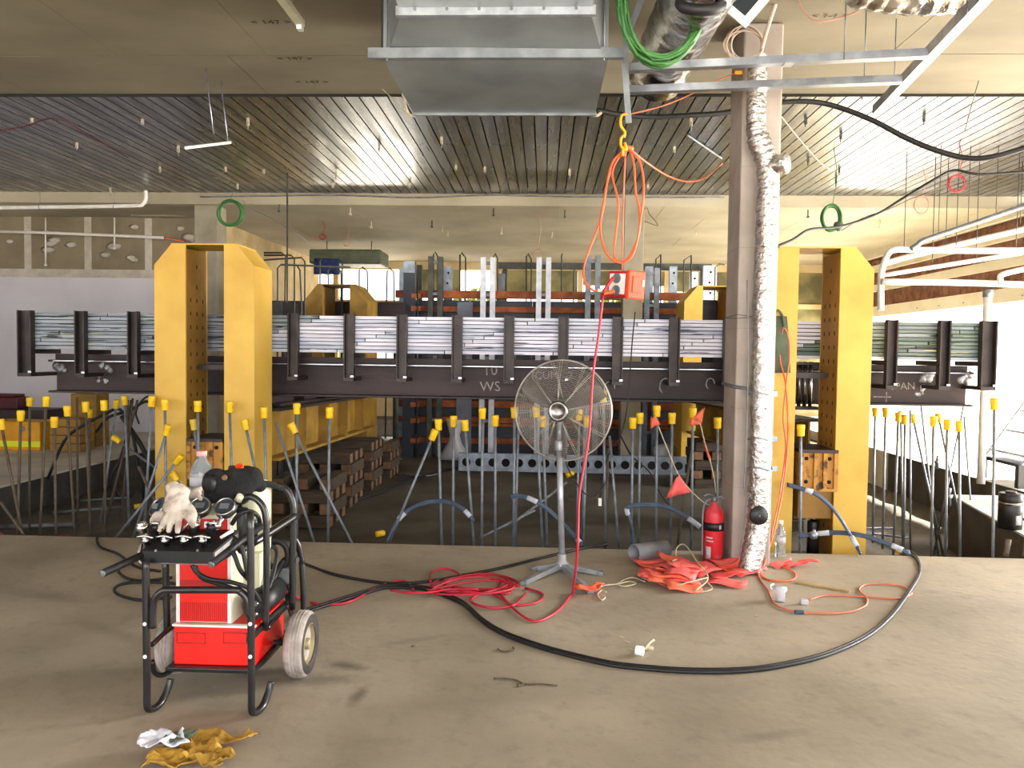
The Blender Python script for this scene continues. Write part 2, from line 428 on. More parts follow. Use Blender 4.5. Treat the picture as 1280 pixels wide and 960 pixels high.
# ---------- walls
b = MB(); b.box((-13.2, -7, -.2), (-13, 24, 4.6)); struct(b, 'wall_left', 'plaster_white')
YW = 15.0
b = MB(); b.box((-13, YW, -.2), (-6.5, YW + .2, 3.0)); wb = struct(b, 'wall_back', 'plaster_white')
for i in range(5):                                                 # bare boards above, each a sheet
    x1 = -6.5 - 1.2 * i; MB().box((x1 - 1.19, YW - .012, 3.16), (x1 - .01, YW + .012, 4.17)).build('plasterboard', 'board_grey', wb)
    MB().box((x1 - .07, YW - .017, 3.02), (x1 + .07, YW - .003, 4.17)).build('joint_strip', 'joint_plaster', wb)
    for k in range(6):
        q = MB(); cx = x1 - .25 - .75 * random.random(); cz = 3.3 + .8 * random.random()
        q.lathe([(.001, 0), (.05 + .05 * random.random(), .003), (.03, .007)], (0, 0, 0), (0, -1, 0), 10)
        q.sub(Matrix.Translation((cx, YW - .0125, cz)) @ Matrix.Diagonal((1.5, 1, .8, 1))); q.build('filler_patch', 'joint_plaster', wb)
b = MB(); b.box((-13, YW - .015, 3.0), (-6.5, YW + .05, 3.16)); b.build('joint_strip', 'joint_plaster', wb)
b = MB(); b.box((-6.6, YW + .2, -.2), (-6.4, 22, 4.17)); struct(b, 'wall_side', 'wall_cream')
# back facade: low wall and head, open glazing between mullions
b = MB(); b.box((-6.4, 22, -.2), (8, 22.25, 1.1)); b.box((-6.4, 22, 3.95), (8, 22.25, 4.17)); wf = struct(b, 'wall_far', 'wall_cream')
for x in (-6.0, -3.8, -1.4, .9, 3.3, 5.6): MB().box((x, 22.02, 1.1), (x + .14, 22.2, 3.95)).build('mullion', 'wall_cream', wf)
MB().box((-6.4, 22.0, 2.95), (8, 22.18, 3.08)).build('transom', 'wall_cream', wf)
for (x0, x1, z0, z1) in ((-1.26, .9, 1.1, 2.95), (1.04, 3.3, 1.1, 2.95), (3.44, 5.6, 1.1, 2.95), (-1.26, .9, 3.3, 3.95), (1.04, 3.3, 3.55, 3.95), (3.44, 5.6, 3.4, 3.95), (-3.66, -1.4, 1.1, 2.95), (-3.66, -2.4, 3.3, 3.95), (5.74, 8, 1.1, 3.95)):
    MB().bbox((x0 + .01, 22.06, z0), (x1 - .01, 22.12, z1), .01).build('dimming_board', 'dimming_board', wf)  # boards added in the openings to darken what the deck reflects
# right wall: bulkhead above a wide opening
XR = 7.8
b = MB(); b.box((XR + .12, 8.6, 2.62), (XR + .25, 24, 4.2)); wr = struct(b, 'wall_right', 'bulkhead_cream')
y = 8.6
while y < 22:
    wd = random.choice((.16, .22, .28)); MB().box((XR + .07 + .02 * random.random(), y, 2.8), (XR + .12, y + wd - .012, 4.0)).build('board', 'brick_brown', wr); y += wd
for (z0, z1, y0, d) in ((2.6, 2.84, 8.6, .06), (3.2, 3.36, 11.0, .02), (3.66, 3.82, 9.4, .02), (4.0, 4.2, 8.6, .06)):
    MB().box((XR - d, y0, z0), (XR + .07, 22, z1)).build('beam', 'bulkhead_cream', wr)
for i in range(9): MB().cyl((XR - .06, 9.5 + i * .9, 2.68), (XR - .075, 9.5 + i * .9, 2.68), .012, 8).build('bolt', 'galv_dull', wr)
# open ground outside
b = MB(); b.box((-60, -40, -1.1), (-13, 70, -.95)); b.box((9, -40, -.3), (60, 70, -.12)); b.box((-13, 24, -1.1), (9, 70, -.95)); b.box((-13, -40, -.3), (9, -7, -.12)); gr = struct(b, 'ground', 'ground_out')
# a pale house wall and trees beyond the openings
rng = random.Random(3)
def tree(x, y, h, lab):
    t = thing('tree', (x, y, -.95), lab, 'tree', 'trees beyond the far facade')
    q = MB(); q.tube([(x, y, -.95), (x + .1, y, h * .3), (x, y + .1, h * .62)], .14, 7, 4, rr=[.17, .13, .07]); q.build('trunk', 'trunk', t)
    q = MB()
    for i in range(900):
        a = rng.random() * 6.283; ph = math.acos(2 * rng.random() - 1); r = (.35 + .65 * rng.random() ** .5)
        c = Vector((x + math.cos(a) * math.sin(ph) * r * h * .34, y + math.sin(a) * math.sin(ph) * r * h * .3, h * .52 + math.cos(ph) * r * h * .42))
        e = Euler((rng.random() * 3, rng.random() * 3, rng.random() * 3)).to_matrix(); s = .12 + .12 * rng.random()
        q.add([c + e @ Vector(p) * s for p in ((-1, 0, 0), (0, -.5, .1), (1, 0, 0), (0, .5, .1))], [(0, 1, 2, 3)])
    o = q.build('foliage', 'leaf', t, fix=False); o['kind'] = 'stuff'
for i, (x, y, h) in enumerate([(-7.9, 28.5, 4.0), (-2.4, 28.6, 4.2), (2.4, 27.6, 4.4), (6.0, 28.6, 4.8), (9.6, 28, 4.4)]):
    tree(x, y, h, ('leftmost leafy tree beyond the far windows, behind the ceiling unit', 'second leafy tree from the left beyond the far windows', 'middle leafy tree beyond the far windows, behind the orange walers', 'leafy tree beyond the far windows right of the grey column', 'rightmost leafy tree beyond the far windows, behind the right frame')[i])
# ---------- columns
t = thing('concrete_column', (1.61, 6.2, 0), 'pale square concrete column beside the silver insulated duct', 'column')
x0, x1, y0, y1 = P(919, 500, 6.15).x, P(968, 500, 6.15).x, 6.15, 6.55
b = MB(); b.bbox((x0, y0, 0), (x1, y1, 4.185), .015)
b.build('shaft', 'column_concrete', t)
for z in (.62, 1.24, 1.86, 2.48, 3.1): MB().box((x0 - .0012, y0 - .0012, z), (x1 + .0012, y1 + .0012, z + .003)).build('form_line', 'column_grey', t)
b = MB(); zz = P(930, 487, 6.14).z
b.tube([(x0 - .006, y0 - .006, zz + .02), (x1 + .006, y0 - .006, zz - .02), (x1 + .006, y1, zz), (x0 - .006, y1, zz + .03)], .014, 6, closed=True); b.build('strap', 'galv_dull', t)
b = MB(); z2 = P(930, 398, 6.14).z
for dz in (0, .03): b.tube([(x0 - .004, y0 - .004, z2 + dz), (x1 + .004, y0 - .004, z2 + .02 - dz), (x1 + .004, y1, z2), (x0 - .004, y1, z2 + .02)], .0025, 5, closed=True)
b.build('tie_wire', 'rebar_rust', t)
def plain_column(name, u0, u1, Y, d, z0, m, lab, top=4.16):
    a, c = P(u0, 400, Y).x, P(u1, 400, Y).x
    o = MB().bbox((a, Y, z0), (c, Y + d, top), .012).build(name, m); tag(o, lab, 'column')
plain_column('concrete_column', 778, 803, 12.6, .32, -.22, 'column_grey', 'grey concrete column behind the orange socket box, in front of the orange walers')
plain_column('concrete_column', 243, 272, 13.6, .4, -.4, 'column_grey', 'grey concrete column behind the left yellow frame, at the end of the plasterboard wall', 4.165)
# ================================================================ yellow frames, girder, board stack
def frame(name, uL, uR, Y, d, ztop, zbot, label, wide, m='yellow_paint', ym='yellow_inner', box=None, grp=None, slit=True):
    """two tall box posts with chamfered outer shoulders, joined by a head plate: uL, uR are the pixel spans of the two posts"""
    xs = [P(u, 400, Y).x for u in uL + uR]
    ox = (xs[0] + xs[3]) / 2
    t = thing(name, (ox, Y + d / 2, zbot), label, 'frame', grp)
    th = .022; ch = .155 * wide; cz = .185 * wide
    for k, (a, c) in enumerate(((xs[0], xs[1]), (xs[2], xs[3]))):
        outer = a if k == 0 else c; inner = c if k == 0 else a; s = 1 if k == 0 else -1
        poly = [(inner, zbot), (inner, ztop), (outer + s * ch, ztop), (outer, ztop - cz), (outer, zbot)]
        post = None
        b = MB()
        for yy in (Y, Y + d - th): b.prism([(x, yy, z) for x, z in poly], (0, th, 0))
        post = b.build('post', m, t)
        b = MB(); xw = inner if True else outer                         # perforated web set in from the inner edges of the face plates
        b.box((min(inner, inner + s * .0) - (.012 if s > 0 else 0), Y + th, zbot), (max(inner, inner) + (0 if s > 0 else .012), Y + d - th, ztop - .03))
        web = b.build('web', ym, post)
        b = MB(); b.prism([(outer, Y + th, zbot), (outer, Y + th, ztop - cz), (outer + s * ch, Y + th, ztop), (outer + s * (ch + .012), Y + th, ztop - .012), (outer + s * .012, Y + th, ztop - cz - .01), (outer + s * .012, Y + th, zbot)], (0, d - 2 * th, 0))
        b.build('side_plate', m, post)
        z = ztop - .17; i = 0
        xo = inner + s * .0005 * 0
        while z > max(zbot + .2, .1):
            cols = (.5,) if i < 2 else (.22, .5, .78)
            for f in cols:
                yc = Y + d * f; w2 = .016
                xa = inner + (.002 if s > 0 else -.002); xb = inner - (.004 if s > 0 else -.004)
                if slit: MB().box((min(xa, xb), yc - w2 / 2, z - .026), (max(xa, xb), yc + w2 / 2, z + .01)).build('slot', 'hole_dark', post)
            z -= .19 if i < 1 else .125; i += 1
        b = MB(); b.box((min(a, c) - .05, Y - .06, zbot - .02), (max(a, c) + .05, Y + d + .05, zbot)); b.build('base_plate', 'yellow_shaded', post)
    b = MB(); b.box((xs[0] + ch, Y, ztop), (xs[3] - ch, Y + d, ztop + .012)); b.build('head_plate', m, t)
    b = MB(); b.box((xs[1] - .01, Y + d * .55, 1.45), (xs[2] + .02, Y + d * .55 + .05, 1.5)); b.build('cross_pin', 'bracket_steel', t)
    return t, xs
FY = 7.02; FD = .46
zt = P(260, 306, FY).z
frame('press_frame', (193, 232), (280, 318), FY, FD, zt, -.2, 'tall yellow steel frame at left, behind the red pump cart', 1.0)
zt2 = P(1030, 310, FY).z
frame('press_frame', (950, 997), (1049, 1091), FY, FD, zt2, -.6 + .2, 'tall yellow steel frame at right, behind the concrete column', 1.0)
BY = 12.2
zb = P(425, 356, BY).z
frame('press_frame', (381, 403), (437, 459), BY, .75, zb, -.2, 'smaller looking dull yellow frame at far left, showing above the long board stack', 1.25, 'yellow_shaded', slit=False)
zb2 = P(880, 358, BY).z
frame('press_frame', (855, 878), (910, 932), BY, .75, zb2, -.2, 'far yellow frame at right, half hidden by the concrete column', 1.25, 'yellow_paint', slit=False)

# ---------- the girder with its brackets
GY = 7.62                                                         # front of the board stack
xg0, xg1 = P(64, 470, 7.8).x, P(1214, 480, 7.8).x
ztf = P(600, 457, 7.75).z; zbf = P(600, 499, 7.75).z
g = thing('steel_girder', ((xg0 + xg1) / 2, 7.9, zbf), 'long dark brown steel girder with chalk marks, under the board stack', 'girder')
hw = .15; gc = 7.9
b = MB(); b.box((xg0, gc - .008, zbf + .02), (xg1, gc + .008, ztf - .02)); web = b.build('web', 'girder_steel', g)
b = MB(); b.bbox((xg0, gc - hw, ztf - .02), (xg1, gc + hw, ztf), .003); b.build('top_flange', 'girder_steel', g)
b = MB(); b.bbox((xg0, gc - hw, zbf), (xg1, gc + hw, zbf + .02), .003); b.build('bottom_flange', 'girder_steel', g)
b = MB(); b.box((xg0 + .05, gc - hw - .004, ztf - .014), (xg1 - .05, gc - hw, ztf - .005)); b.build('flange_edge', 'steel_bright', g, 'bright worn edge of the top flange')
zs0 = P(600, 443, GY).z; zs1 = P(600, 396, GY).z                  # board stack bottom and top
zbr = P(600, 474, GY).z
bu = [31, 100, 166, 232, 300, 366, 436, 502, 571, 636, 704, 772, 843, 911, 979, 1047, 1115, 1181, 1236]
for i, u in enumerate(bu):
    if i in (3, 4, 14, 15): continue                              # behind the frames' posts
    x = P(u, 440, GY - .06).x; wd = .05 if i not in (0, len(bu) - 1) else .07
    b = MB(); zb_ = zbr
    # channel upright: web facing the viewer and two flanges
    y0, y1 = GY - .075, GY - .006
    b.box((x - wd, y1 - .012, zb_), (x + wd, y1, zs1 + .012)); b.box((x - wd, y0, zb_), (x - wd + .012, y1 - .012, zs1 + .012)); b.box((x + wd - .012, y0, zb_), (x + wd, y1 - .012, zs1 + .012))
    br = b.build('bracket', 'bracket_steel', g)
    end = i in (0, len(bu) - 1)
    b = MB(); b.box((x - wd, y0, zb_ - .035), (x + wd, gc + (.3 if end else -.01), zb_)); b.build('foot_plate', 'bracket_steel', br)
    b = MB(); b.box((x + wd - .03, y0 - .003, zb_ + .002), (x + wd + .002, y0 + .004, zb_ + .02)) ; b.build('worn_edge', 'steel_bright', br)
    b = MB(); b.box((x - wd, y1, zs0 - .05), (x + wd, gc + hw - .02, zs0 - .005)); b.build('bearer', 'bracket_steel', br)
for (u, v, s) in ((75, 462, 1.0), (132, 460, .8), (128, 473, .5), (1158, 470, .9), (1150, 488, .8), (1207, 473, .8)):   # sprayed weld repairs
    p = P(u, v, gc - .0095); b = MB()
    for k in range(5):
        a = .055 * s; b.lathe([(.001, .0015), (a * random.uniform(.5, 1), 0)], (p.x + random.uniform(-.05, .05), p.y, p.z + random.uniform(-.04, .04)), (0, -1, 0), 9)
    b.build('spray_patch', 'white_spray', g)
for (u, v, s) in ((762, 486, .9), (832, 483, 1.0), (888, 480, .7)):
    p = P(u, v, gc - .0095); b = MB()
    b.tube([(p.x + .06 * s * math.cos(a * .7), p.y, p.z + .08 * s * math.sin(a * .7)) for a in range(7)], .006, 4, 3); b.build('chalk_ring', 'white_spray', g)
for (u, v, tx, sz) in ((604, 469, '10', .15), (600, 489, 'WS', .14), (664, 474, '(CUMP-2', .11), (1113, 487, 'SPAN', .1)):
    p = P(u, v, gc - .009); text('chalk_mark', tx, sz, p, (1, 0, .03), (-.05, 0, 1), 'chalk', g)
p = P(1092, 496, gc - .0095); b = MB(); b.box((p.x, p.y - .001, p.z - .004), (p.x + .17, p.y, p.z + .004)); b.box((p.x + .12, p.y - .001, p.z - .05), (p.x + .128, p.y, p.z + .05)); b.build('chalk_mark', 'chalk', g)

# ---------- the stack of long boards on the brackets
xs0, xs1 = P(23, 420, GY).x, P(1248, 430, GY).x
st = thing('board_stack', ((xs0 + xs1) / 2, GY + .15, zs0), 'long stack of thin steel sheets with streaked white edges lying on the girder brackets', 'sheets')
N = 10; hh = (zs1 - zs0) / N
def plank_mat(name, base, streaks, seed):
    m = mat(name, base, None, 1, .45, metal=0); nt = m.node_tree; bs = nt.nodes['Principled BSDF']
    tc = nt.nodes.new('ShaderNodeTexCoord'); prev = lin(base); sock = None
    for i, (c, lo, sc) in enumerate(streaks):
        mp = nt.nodes.new('ShaderNodeMapping'); mp.inputs['Scale'].default_value = (sc, 9, 30); mp.inputs['Location'].default_value = (seed + i * 7.3, i * 3.1, seed * 1.7)
        nz = nt.nodes.new('ShaderNodeTexNoise'); nz.inputs['Scale'].default_value = 1; nz.inputs['Detail'].default_value = 3
        mr = nt.nodes.new('ShaderNodeMapRange'); mr.inputs[1].default_value = lo; mr.inputs[2].default_value = lo + .03
        mx = nt.nodes.new('ShaderNodeMix'); mx.data_type = 'RGBA'; mx.inputs[7].default_value = lin(c)
        nt.links.new(tc.outputs['Object'], mp.inputs[0]); nt.links.new(mp.outputs[0], nz.inputs['Vector']); nt.links.new(nz.outputs[0], mr.inputs[0]); nt.links.new(mr.outputs[0], mx.inputs[0])
        if sock is None: mx.inputs[6].default_value = lin(base)
        else: nt.links.new(sock, mx.inputs[6])
        sock = mx.outputs[2]
    nt.links.new(sock, bs.inputs['Base Color'])
plank_mat('plank_white', '#dcdcea', [('#bcbccf', .54, 1.0), ('#7d6a80', .63, 1.3), ('#d6d49a', .70, 1.6), ('#2c2a34', .69, 2.2)], 1.0)
plank_mat('plank_blue', '#c3c9da', [('#a4abc0', .52, 1.0), ('#565a7a', .62, 1.2), ('#2c2c36', .64, 1.9)], 4.0)
plank_mat('plank_green', '#6f8176', [('#55675d', .5, 1.1), ('#b8b43a', .66, 1.4), ('#1e2422', .6, 1.9)], 9.0)
plank_mat('plank_grey', '#949da6', [('#76808a', .5, 1.1), ('#c4c07c', .66, 1.4), ('#222328', .6, 1.9)], 14.0)
L = 1.06
MB().box((xs0 + .06, GY + .05, zs0 + .004), (xs1 - .06, GY + .29, zs1 - .012)).build('gap_blocker', 'girder_steel', st, 'added dark backing that stops light between the sheet edges')  # dark box added to keep background light out of the sheet gaps
MB().box((xg0 + .02, gc - .06, ztf), (xg1 - .02, gc + .08, zs0 - .052)).build('packing_beam', 'girder_steel', g)
for k in range(N):
    x = xs0 + (.0 if k % 2 else .03) * random.random(); off = (L * .95) * (k / N)
    first = True
    while x < xs1 - .02:
        x2 = min(xs1 - (.03 * random.random()), (xs0 - L + off + .02) if first and off > L else (x + (off if first and off > .1 else L)))
        first = False
        if x2 - x < .04: x = x2 + .01; continue
        xm = (x + x2) / 2
        mm = random.choice(('plank_green', 'plank_green', 'plank_grey')) if xm > 2.75 else ('plank_grey' if xm < -2.7 else random.choice(('plank_white', 'plank_white', 'plank_blue')))
        dy = random.uniform(0, .022)
        MB().box((x + .005, GY + dy, zs0 + k * hh + .001), (x2 - .005, GY + .3, zs0 + (k + 1) * hh - .0065)).build('sheet', mm, st)
        x = x2

# ---------- blocks, jacks and longitudinal beams under and behind the frames
def block(u0, v0, u1, v1, Y, d, lab):
    a, c = P(u0, v0, Y), P(u1, v1, Y); x0, x1, z1, z0 = a.x, c.x, a.z, c.z
    t = thing('bearing_block', ((x0 + x1) / 2, Y + d / 2, z0), lab, 'block')
    w_ = x1 - x0; h = z1 - z0
    b = MB(); b.bbox((x0, Y + .03, z0 + .01), (x1, Y + d, z1 - .01), .006); b.build('body', 'yellow_block', t)
    b = MB(); b.box((x0, Y, z1 - .03), (x1, Y + d, z1)); b.build('top_plate', 'girder_steel', t)
    b = MB(); b.box((x0, Y, z0), (x1, Y + d, z0 + .025)); b.build('bottom_plate', 'yellow_block', t)
    for f in (.0, .38, .62, .9): MB().box((x0 + f * w_, Y, z0 + .025), (x0 + f * w_ + .1 * w_, Y + .031, z1 - .03)).build('stiffener', 'yellow_block', t)
    for f in (.2, .8):
        for q in (.22, .78): MB().cyl((x0 + f * w_, Y + .031, z0 + q * h), (x0 + f * w_, Y + .024, z0 + q * h), .018, 10).build('bolt_hole', 'hole_dark', t)
    return x0, x1, z0, z1
lx0, lx1, lz0, lz1 = block(233, 548, 278, 600, FY - .02, .5, 'yellow bolted bearing block between the posts of the left yellow frame')
rx0, rx1, rz0, rz1 = block(1000, 562, 1047, 615, FY - .02, .5, 'rusty yellow bearing block between the posts of the right yellow frame')
def packer(nm, x0, x1, y0, y1, z0, z1, m, lab, cat): return tag(MB().bbox((x0, y0, z0), (x1, y1, z1), .006).build(nm, m), lab, cat)
packer('timber_packer', lx0 + .01, lx1 - .01, FY + .04, FY + .5, -.2, lz0, 'timber', 'dark timber packer under the left yellow bearing block', 'timber')
packer('steel_packer', rx0 + .02, rx1 - .02, FY + .05, FY + .5, .2, rz0, 'yellow_inner', 'dark brown packer under the rusty yellow bearing block', 'packer')
for (u, v0, v1, r, Y, lab) in ((1022, 634, 684, .052, FY + .1, 'short black hydraulic jack standing under the rusty yellow bearing block'),):
    p = P(u, v0, Y); z0 = -.4
    packer('steel_packer', rx0 + .02, rx1 - .02, FY + .05, FY + .5, -.4, -.2, 'timber', 'low timber packer below the black jack in the right yellow frame', 'timber')
    t = thing('hydraulic_jack', (p.x, Y + .1, -.2), lab, 'jack'); b = MB(); b.lathe([(r, 0), (r, .34), (r * .9, .35)], (p.x, Y + .1, -.2)); b.build('cylinder', 'jack_black', t)
    b = MB(); b.lathe([(r * .6, .35), (r * .6, .4)], (p.x, Y + .1, -.2)); b.build('plunger', 'chrome', t)
# bundle of bright jack rods hanging in the right frame
p0, p1 = P(998, 452, 7.55), P(1010, 508, 7.55)
t = thing('tie_rods', (P(1008, 480, 7.55).x, 7.56, p1.z), 'bundle of shiny vertical steel rods between the posts of the right yellow frame', 'rods')
for i, u in enumerate((999, 1006, 1013)):
    x = P(u, 480, 7.55).x; MB().cyl((x, 7.55, p1.z), (x, 7.55, p0.z), .018, 10).build('rod', 'chrome_dull', t)
x = P(1006, 480, 7.55).x
MB().box((x - .1, 7.5, p1.z - .03), (x + .12, 7.6, p1.z)).build('lower_plate', 'bracket_steel', t); MB().box((x - .1, 7.5, p0.z - .03), (x + .12, 7.6, p0.z - .005)).build('upper_plate', 'bracket_steel', t)
def ibeam(name, a, c, h, wd, m, lab, tfl=.03, tm=None):
    """I-beam along a->c (points on its bottom centre line)"""
    a, c = Vector(a), Vector(c); d = (c - a); L_ = d.length; x = d.normalized(); y = Vector((0, 0, 1)).cross(x).normalized(); z = x.cross(y)
    M = Matrix((( x.x, y.x, z.x, a.x), (x.y, y.y, z.y, a.y), (x.z, y.z, z.z, a.z), (0, 0, 0, 1)))
    t = thing(name, tuple((a + c) / 2), lab, 'beam')
    b = MB(); b.box((0, -.01, tfl), (L_, .01, h - tfl), M); b.build('web', m, t)
    b = MB(); b.box((0, -wd / 2, 0), (L_, wd / 2, tfl), M); b.build('bottom_flange', m, t)
    b = MB(); b.box((0, -wd / 2, h - tfl), (L_, wd / 2, h), M); b.build('top_flange', tm or m, t)
    n_ = max(2, int(L_ / .8))
    for i in range(1, n_):
        q = MB(); q.box((L_ * i / n_ - .008, -wd / 2 + .01, tfl), (L_ * i / n_ + .008, wd / 2 - .01, h - tfl), M); q.build('stiffener', m, t)
    return t
xl = (P(300, 500, FY).x + P(280, 500, FY).x) / 2
ibeam('yellow_beam', (-2.75, 7.6, .55), (-2.75, 12.15, .45), .52, .3, 'yellow_shaded', 'long yellow steel beam running back from the left yellow frame to the far one', tm='girder_steel')
ibeam('yellow_beam', (2.55, 7.6, .55), (2.35, 12.15, .45), .5, .3, 'yellow_shaded', 'long yellow steel beam running back behind the concrete column', tm='girder_steel')
ibeam('dark_beam', (-2.9, 8.1, 1.056), (-2.8, 12.1, .96), .3, .28, 'girder_steel', 'long dark steel beam lying on the yellow beam behind the left frame')
b = MB(); b.bbox((-2.62, 11.2, .985), (-2.3, 11.9, 1.19), .01); tag(b.build('spacer_block', 'jack_black'), 'black spacer block on the far end of the left yellow beam', 'block')
# timber cribbing stacks below the long yellow beam
def crib(x, y, lab, nl=3, z=-.2, s=.6):
    t = thing('timber_crib', (x, y, z), lab, 'timber', 'timber cribs under the left yellow beam'); h = .13
    for l in range(nl):
        for k in range(3):
            o = (k - 1) * s * .42
            lo, hi = ((x - s / 2, y + o - .07, z + l * h), (x + s / 2, y + o + .07, z + (l + 1) * h - .004)) if l % 2 == 0 else ((x + o - .07, y - s / 2, z + l * h), (x + o + .07, y + s / 2, z + (l + 1) * h - .004))
            sl = MB().bbox(lo, hi, .008).build('sleeper', 'timber', t)
            if l % 2: MB().box((lo[0] + .012, lo[1] - .002, lo[2] + .012), (hi[0] - .012, lo[1] + .001, hi[2] - .012)).build('end_grain', 'timber_end', sl)
            else: MB().box((hi[0] - .001, lo[1] + .012, lo[2] + .012), (hi[0] + .002, hi[1] - .012, hi[2] - .012)).build('end_grain', 'timber_end', sl)
crib(-2.5, 8.3, 'nearest timber crib under the left yellow beam', 4); crib(-2.55, 9.35, 'second timber crib from the front under the left yellow beam', 5); crib(-2.55, 10.5, 'third timber crib from the front under the left yellow beam', 5); crib(-2.5, 11.5, 'farthest timber crib under the left yellow beam, at the far yellow frame', 4)
crib(2.45, 8.6, 'timber crib under the yellow beam behind the concrete column', 5); crib(2.4, 11.2, 'far timber crib behind the concrete column', 5)
# ================================================================ formwork wall at the far side of the pit
WY = 13.8; pzf = -.2
t = thing('formwork_wall', (P(700, 480, WY).x, WY, pzf), 'dark blue formwork wall with orange walers and steel uprights across the pit', 'formwork')
xa, xb = P(508, 400, WY).x, P(905, 400, WY).x; n = 5
for i in range(n):
    a = xa + (xb - xa) * i / n; c = xa + (xb - xa) * (i + 1) / n
    MB().bbox((a + .006, WY + .12, pzf), (c - .006, WY + .16, 2.56), .003).build('panel', 'formply', t)
for (z, h, u0, u1) in ((2.66, .13, 494, 878), (2.40, .1, 500, 850), (.73, .12, 499, 850), (.45, .1, 498, 850), (.36, .05, 560, 850), (.08, .1, 499, 790)):
    x0, x1 = P(u0, 400, WY).x, P(u1, 400, WY).x; k = 2
    for j in range(k):
        a = x0 + (x1 - x0) * j / k; c = x0 + (x1 - x0) * (j + 1) / k
        MB().bbox((a, WY - .02 - .015 * (j % 2), z - h / 2), (c - .01, WY + .115, z + h / 2), .006).build('waler', 'waler_orange', t)
MB().box((P(572, 400, WY).x, WY - .055, -.15), (P(591, 400, WY).x, WY - .04, 2.52)).build('panel', 'formply_light', t, 'light grey blue plate hung over the walers')
def soldier(u, v, m, w_=.085, gap=.085, Y=WY, zb_=pzf):
    p = P(u, v, Y); b = MB()
    for s in (-1, 1):
        x = p.x + s * (gap / 2 + w_ / 2)
        b = MB(); b.box((x - w_ / 2, Y - .17, zb_), (x + w_ / 2, Y - .16, p.z)); b.box((x - s * w_ / 2 - .006, Y - .16, zb_), (x - s * w_ / 2 + .006, Y - .06, p.z)); b.box((x - w_ / 2, Y - .06, zb_), (x + w_ / 2, Y - .05, p.z))
        b.build('upright', m, t)
    z = p.z - .12
    while z > 0: MB().box((p.x - gap / 2 - .01, Y - .15, z), (p.x + gap / 2 + .01, Y - .075, z + .05)).build('batten', 'galv_dull', t); z -= .55
for (u, v, m) in ((546, 322, 'post_dark'), (611, 323, 'white_post'), (680, 323, 'white_post'), (741, 321, 'galv_post'), (596, 505, 'galv_post'), (814, 336, 'galv_post')):
    if v < 500: soldier(u, v, m)
p = P(514, 328, WY); b = MB(); b.box((p.x - .1, WY - .2, pzf), (p.x + .1, WY - .19, p.z)); b.box((p.x - .1, WY - .19, pzf), (p.x - .088, WY - .06, p.z)); b.box((p.x + .088, WY - .19, pzf), (p.x + .1, WY - .06, p.z))
cp = b.build('upright', 'formply', t, 'wide dark channel with a pale perforated end plate'); b = MB(); b.box((p.x - .1, WY - .205, p.z - .2), (p.x + .1, WY - .2, p.z)); b.build('end_plate', 'galv', cp)
for k, z in enumerate((.1, .45, .73, 2.4, 2.62)):
    MB().box((p.x + .05, WY - .26, z - .05), (p.x + .2, WY - .2, z + .03)).build('wedge_clamp', 'waler_orange', t)
MB().cyl((p.x + .16, WY - .25, pzf + .02), (p.x + .16, WY - .25, 2.9), .018, 8).build('tie_bar', 'post_dark', t)
# second line of uprights beyond the wall
for i, (u, v, wd, m, lab) in enumerate([(503, 335, .12, 'galv', 'pale galvanised channel at the left end of the formwork wall'), (524, 331, .1, 'post_dark', 'dark channel upright right behind the wide dark channel of the formwork'), (560, 333, .16, 'galv', 'galvanised double channel upright behind the dark pair of the formwork'), (627, 342, .12, 'galv_dull', 'short grey channel behind the white pair of uprights at left'), (812, 333, .14, 'galv', 'galvanised channel upright beyond the grey concrete column'), (842, 333, .14, 'galv', 'galvanised channel upright right of the grey column, second beyond it'), (868, 340, .15, 'white_post', 'pale perforated channel upright left of the widest one'), (888, 332, .24, 'white_post', 'widest pale perforated upright, just left of the concrete column')]):
    Y = 14.6; q = P(u, v, Y); b = MB(); x = q.x; d = .1
    tt = thing('channel_upright', (x, Y, pzf), lab, 'upright', 'channel uprights beyond the formwork wall')
    b.box((x - wd / 2, Y, pzf), (x + wd / 2, Y + .008, q.z)); b.box((x - wd / 2, Y + .008, pzf), (x - wd / 2 + .008, Y + d, q.z)); b.box((x + wd / 2 - .008, Y + .008, pzf), (x + wd / 2, Y + d, q.z))
    b.build('channel', m, tt)
    if wd >= .14:
        for k in range(6): MB().cyl((x - .02 * (k % 2) + .01, Y - .002, q.z - .12 - .19 * k), (x - .02 * (k % 2) + .01, Y + .001, q.z - .12 - .19 * k), .022, 8).build('hole', 'hole_dark', tt)
a, c = P(622, 331, 14.9), P(890, 331, 14.9)
b = MB(); b.box((a.x, 14.9, a.z - .07), (c.x, 15.0, a.z + .05)); b.box((a.x + .1, 14.92, -.2), (a.x + .18, 14.98, a.z - .07)); b.box((c.x - .2, 14.92, -.2), (c.x - .12, 14.98, a.z - .07)); tag(b.build('head_rail', 'post_dark'), 'long dark horizontal rail above the formwork wall, on two posts', 'rail')
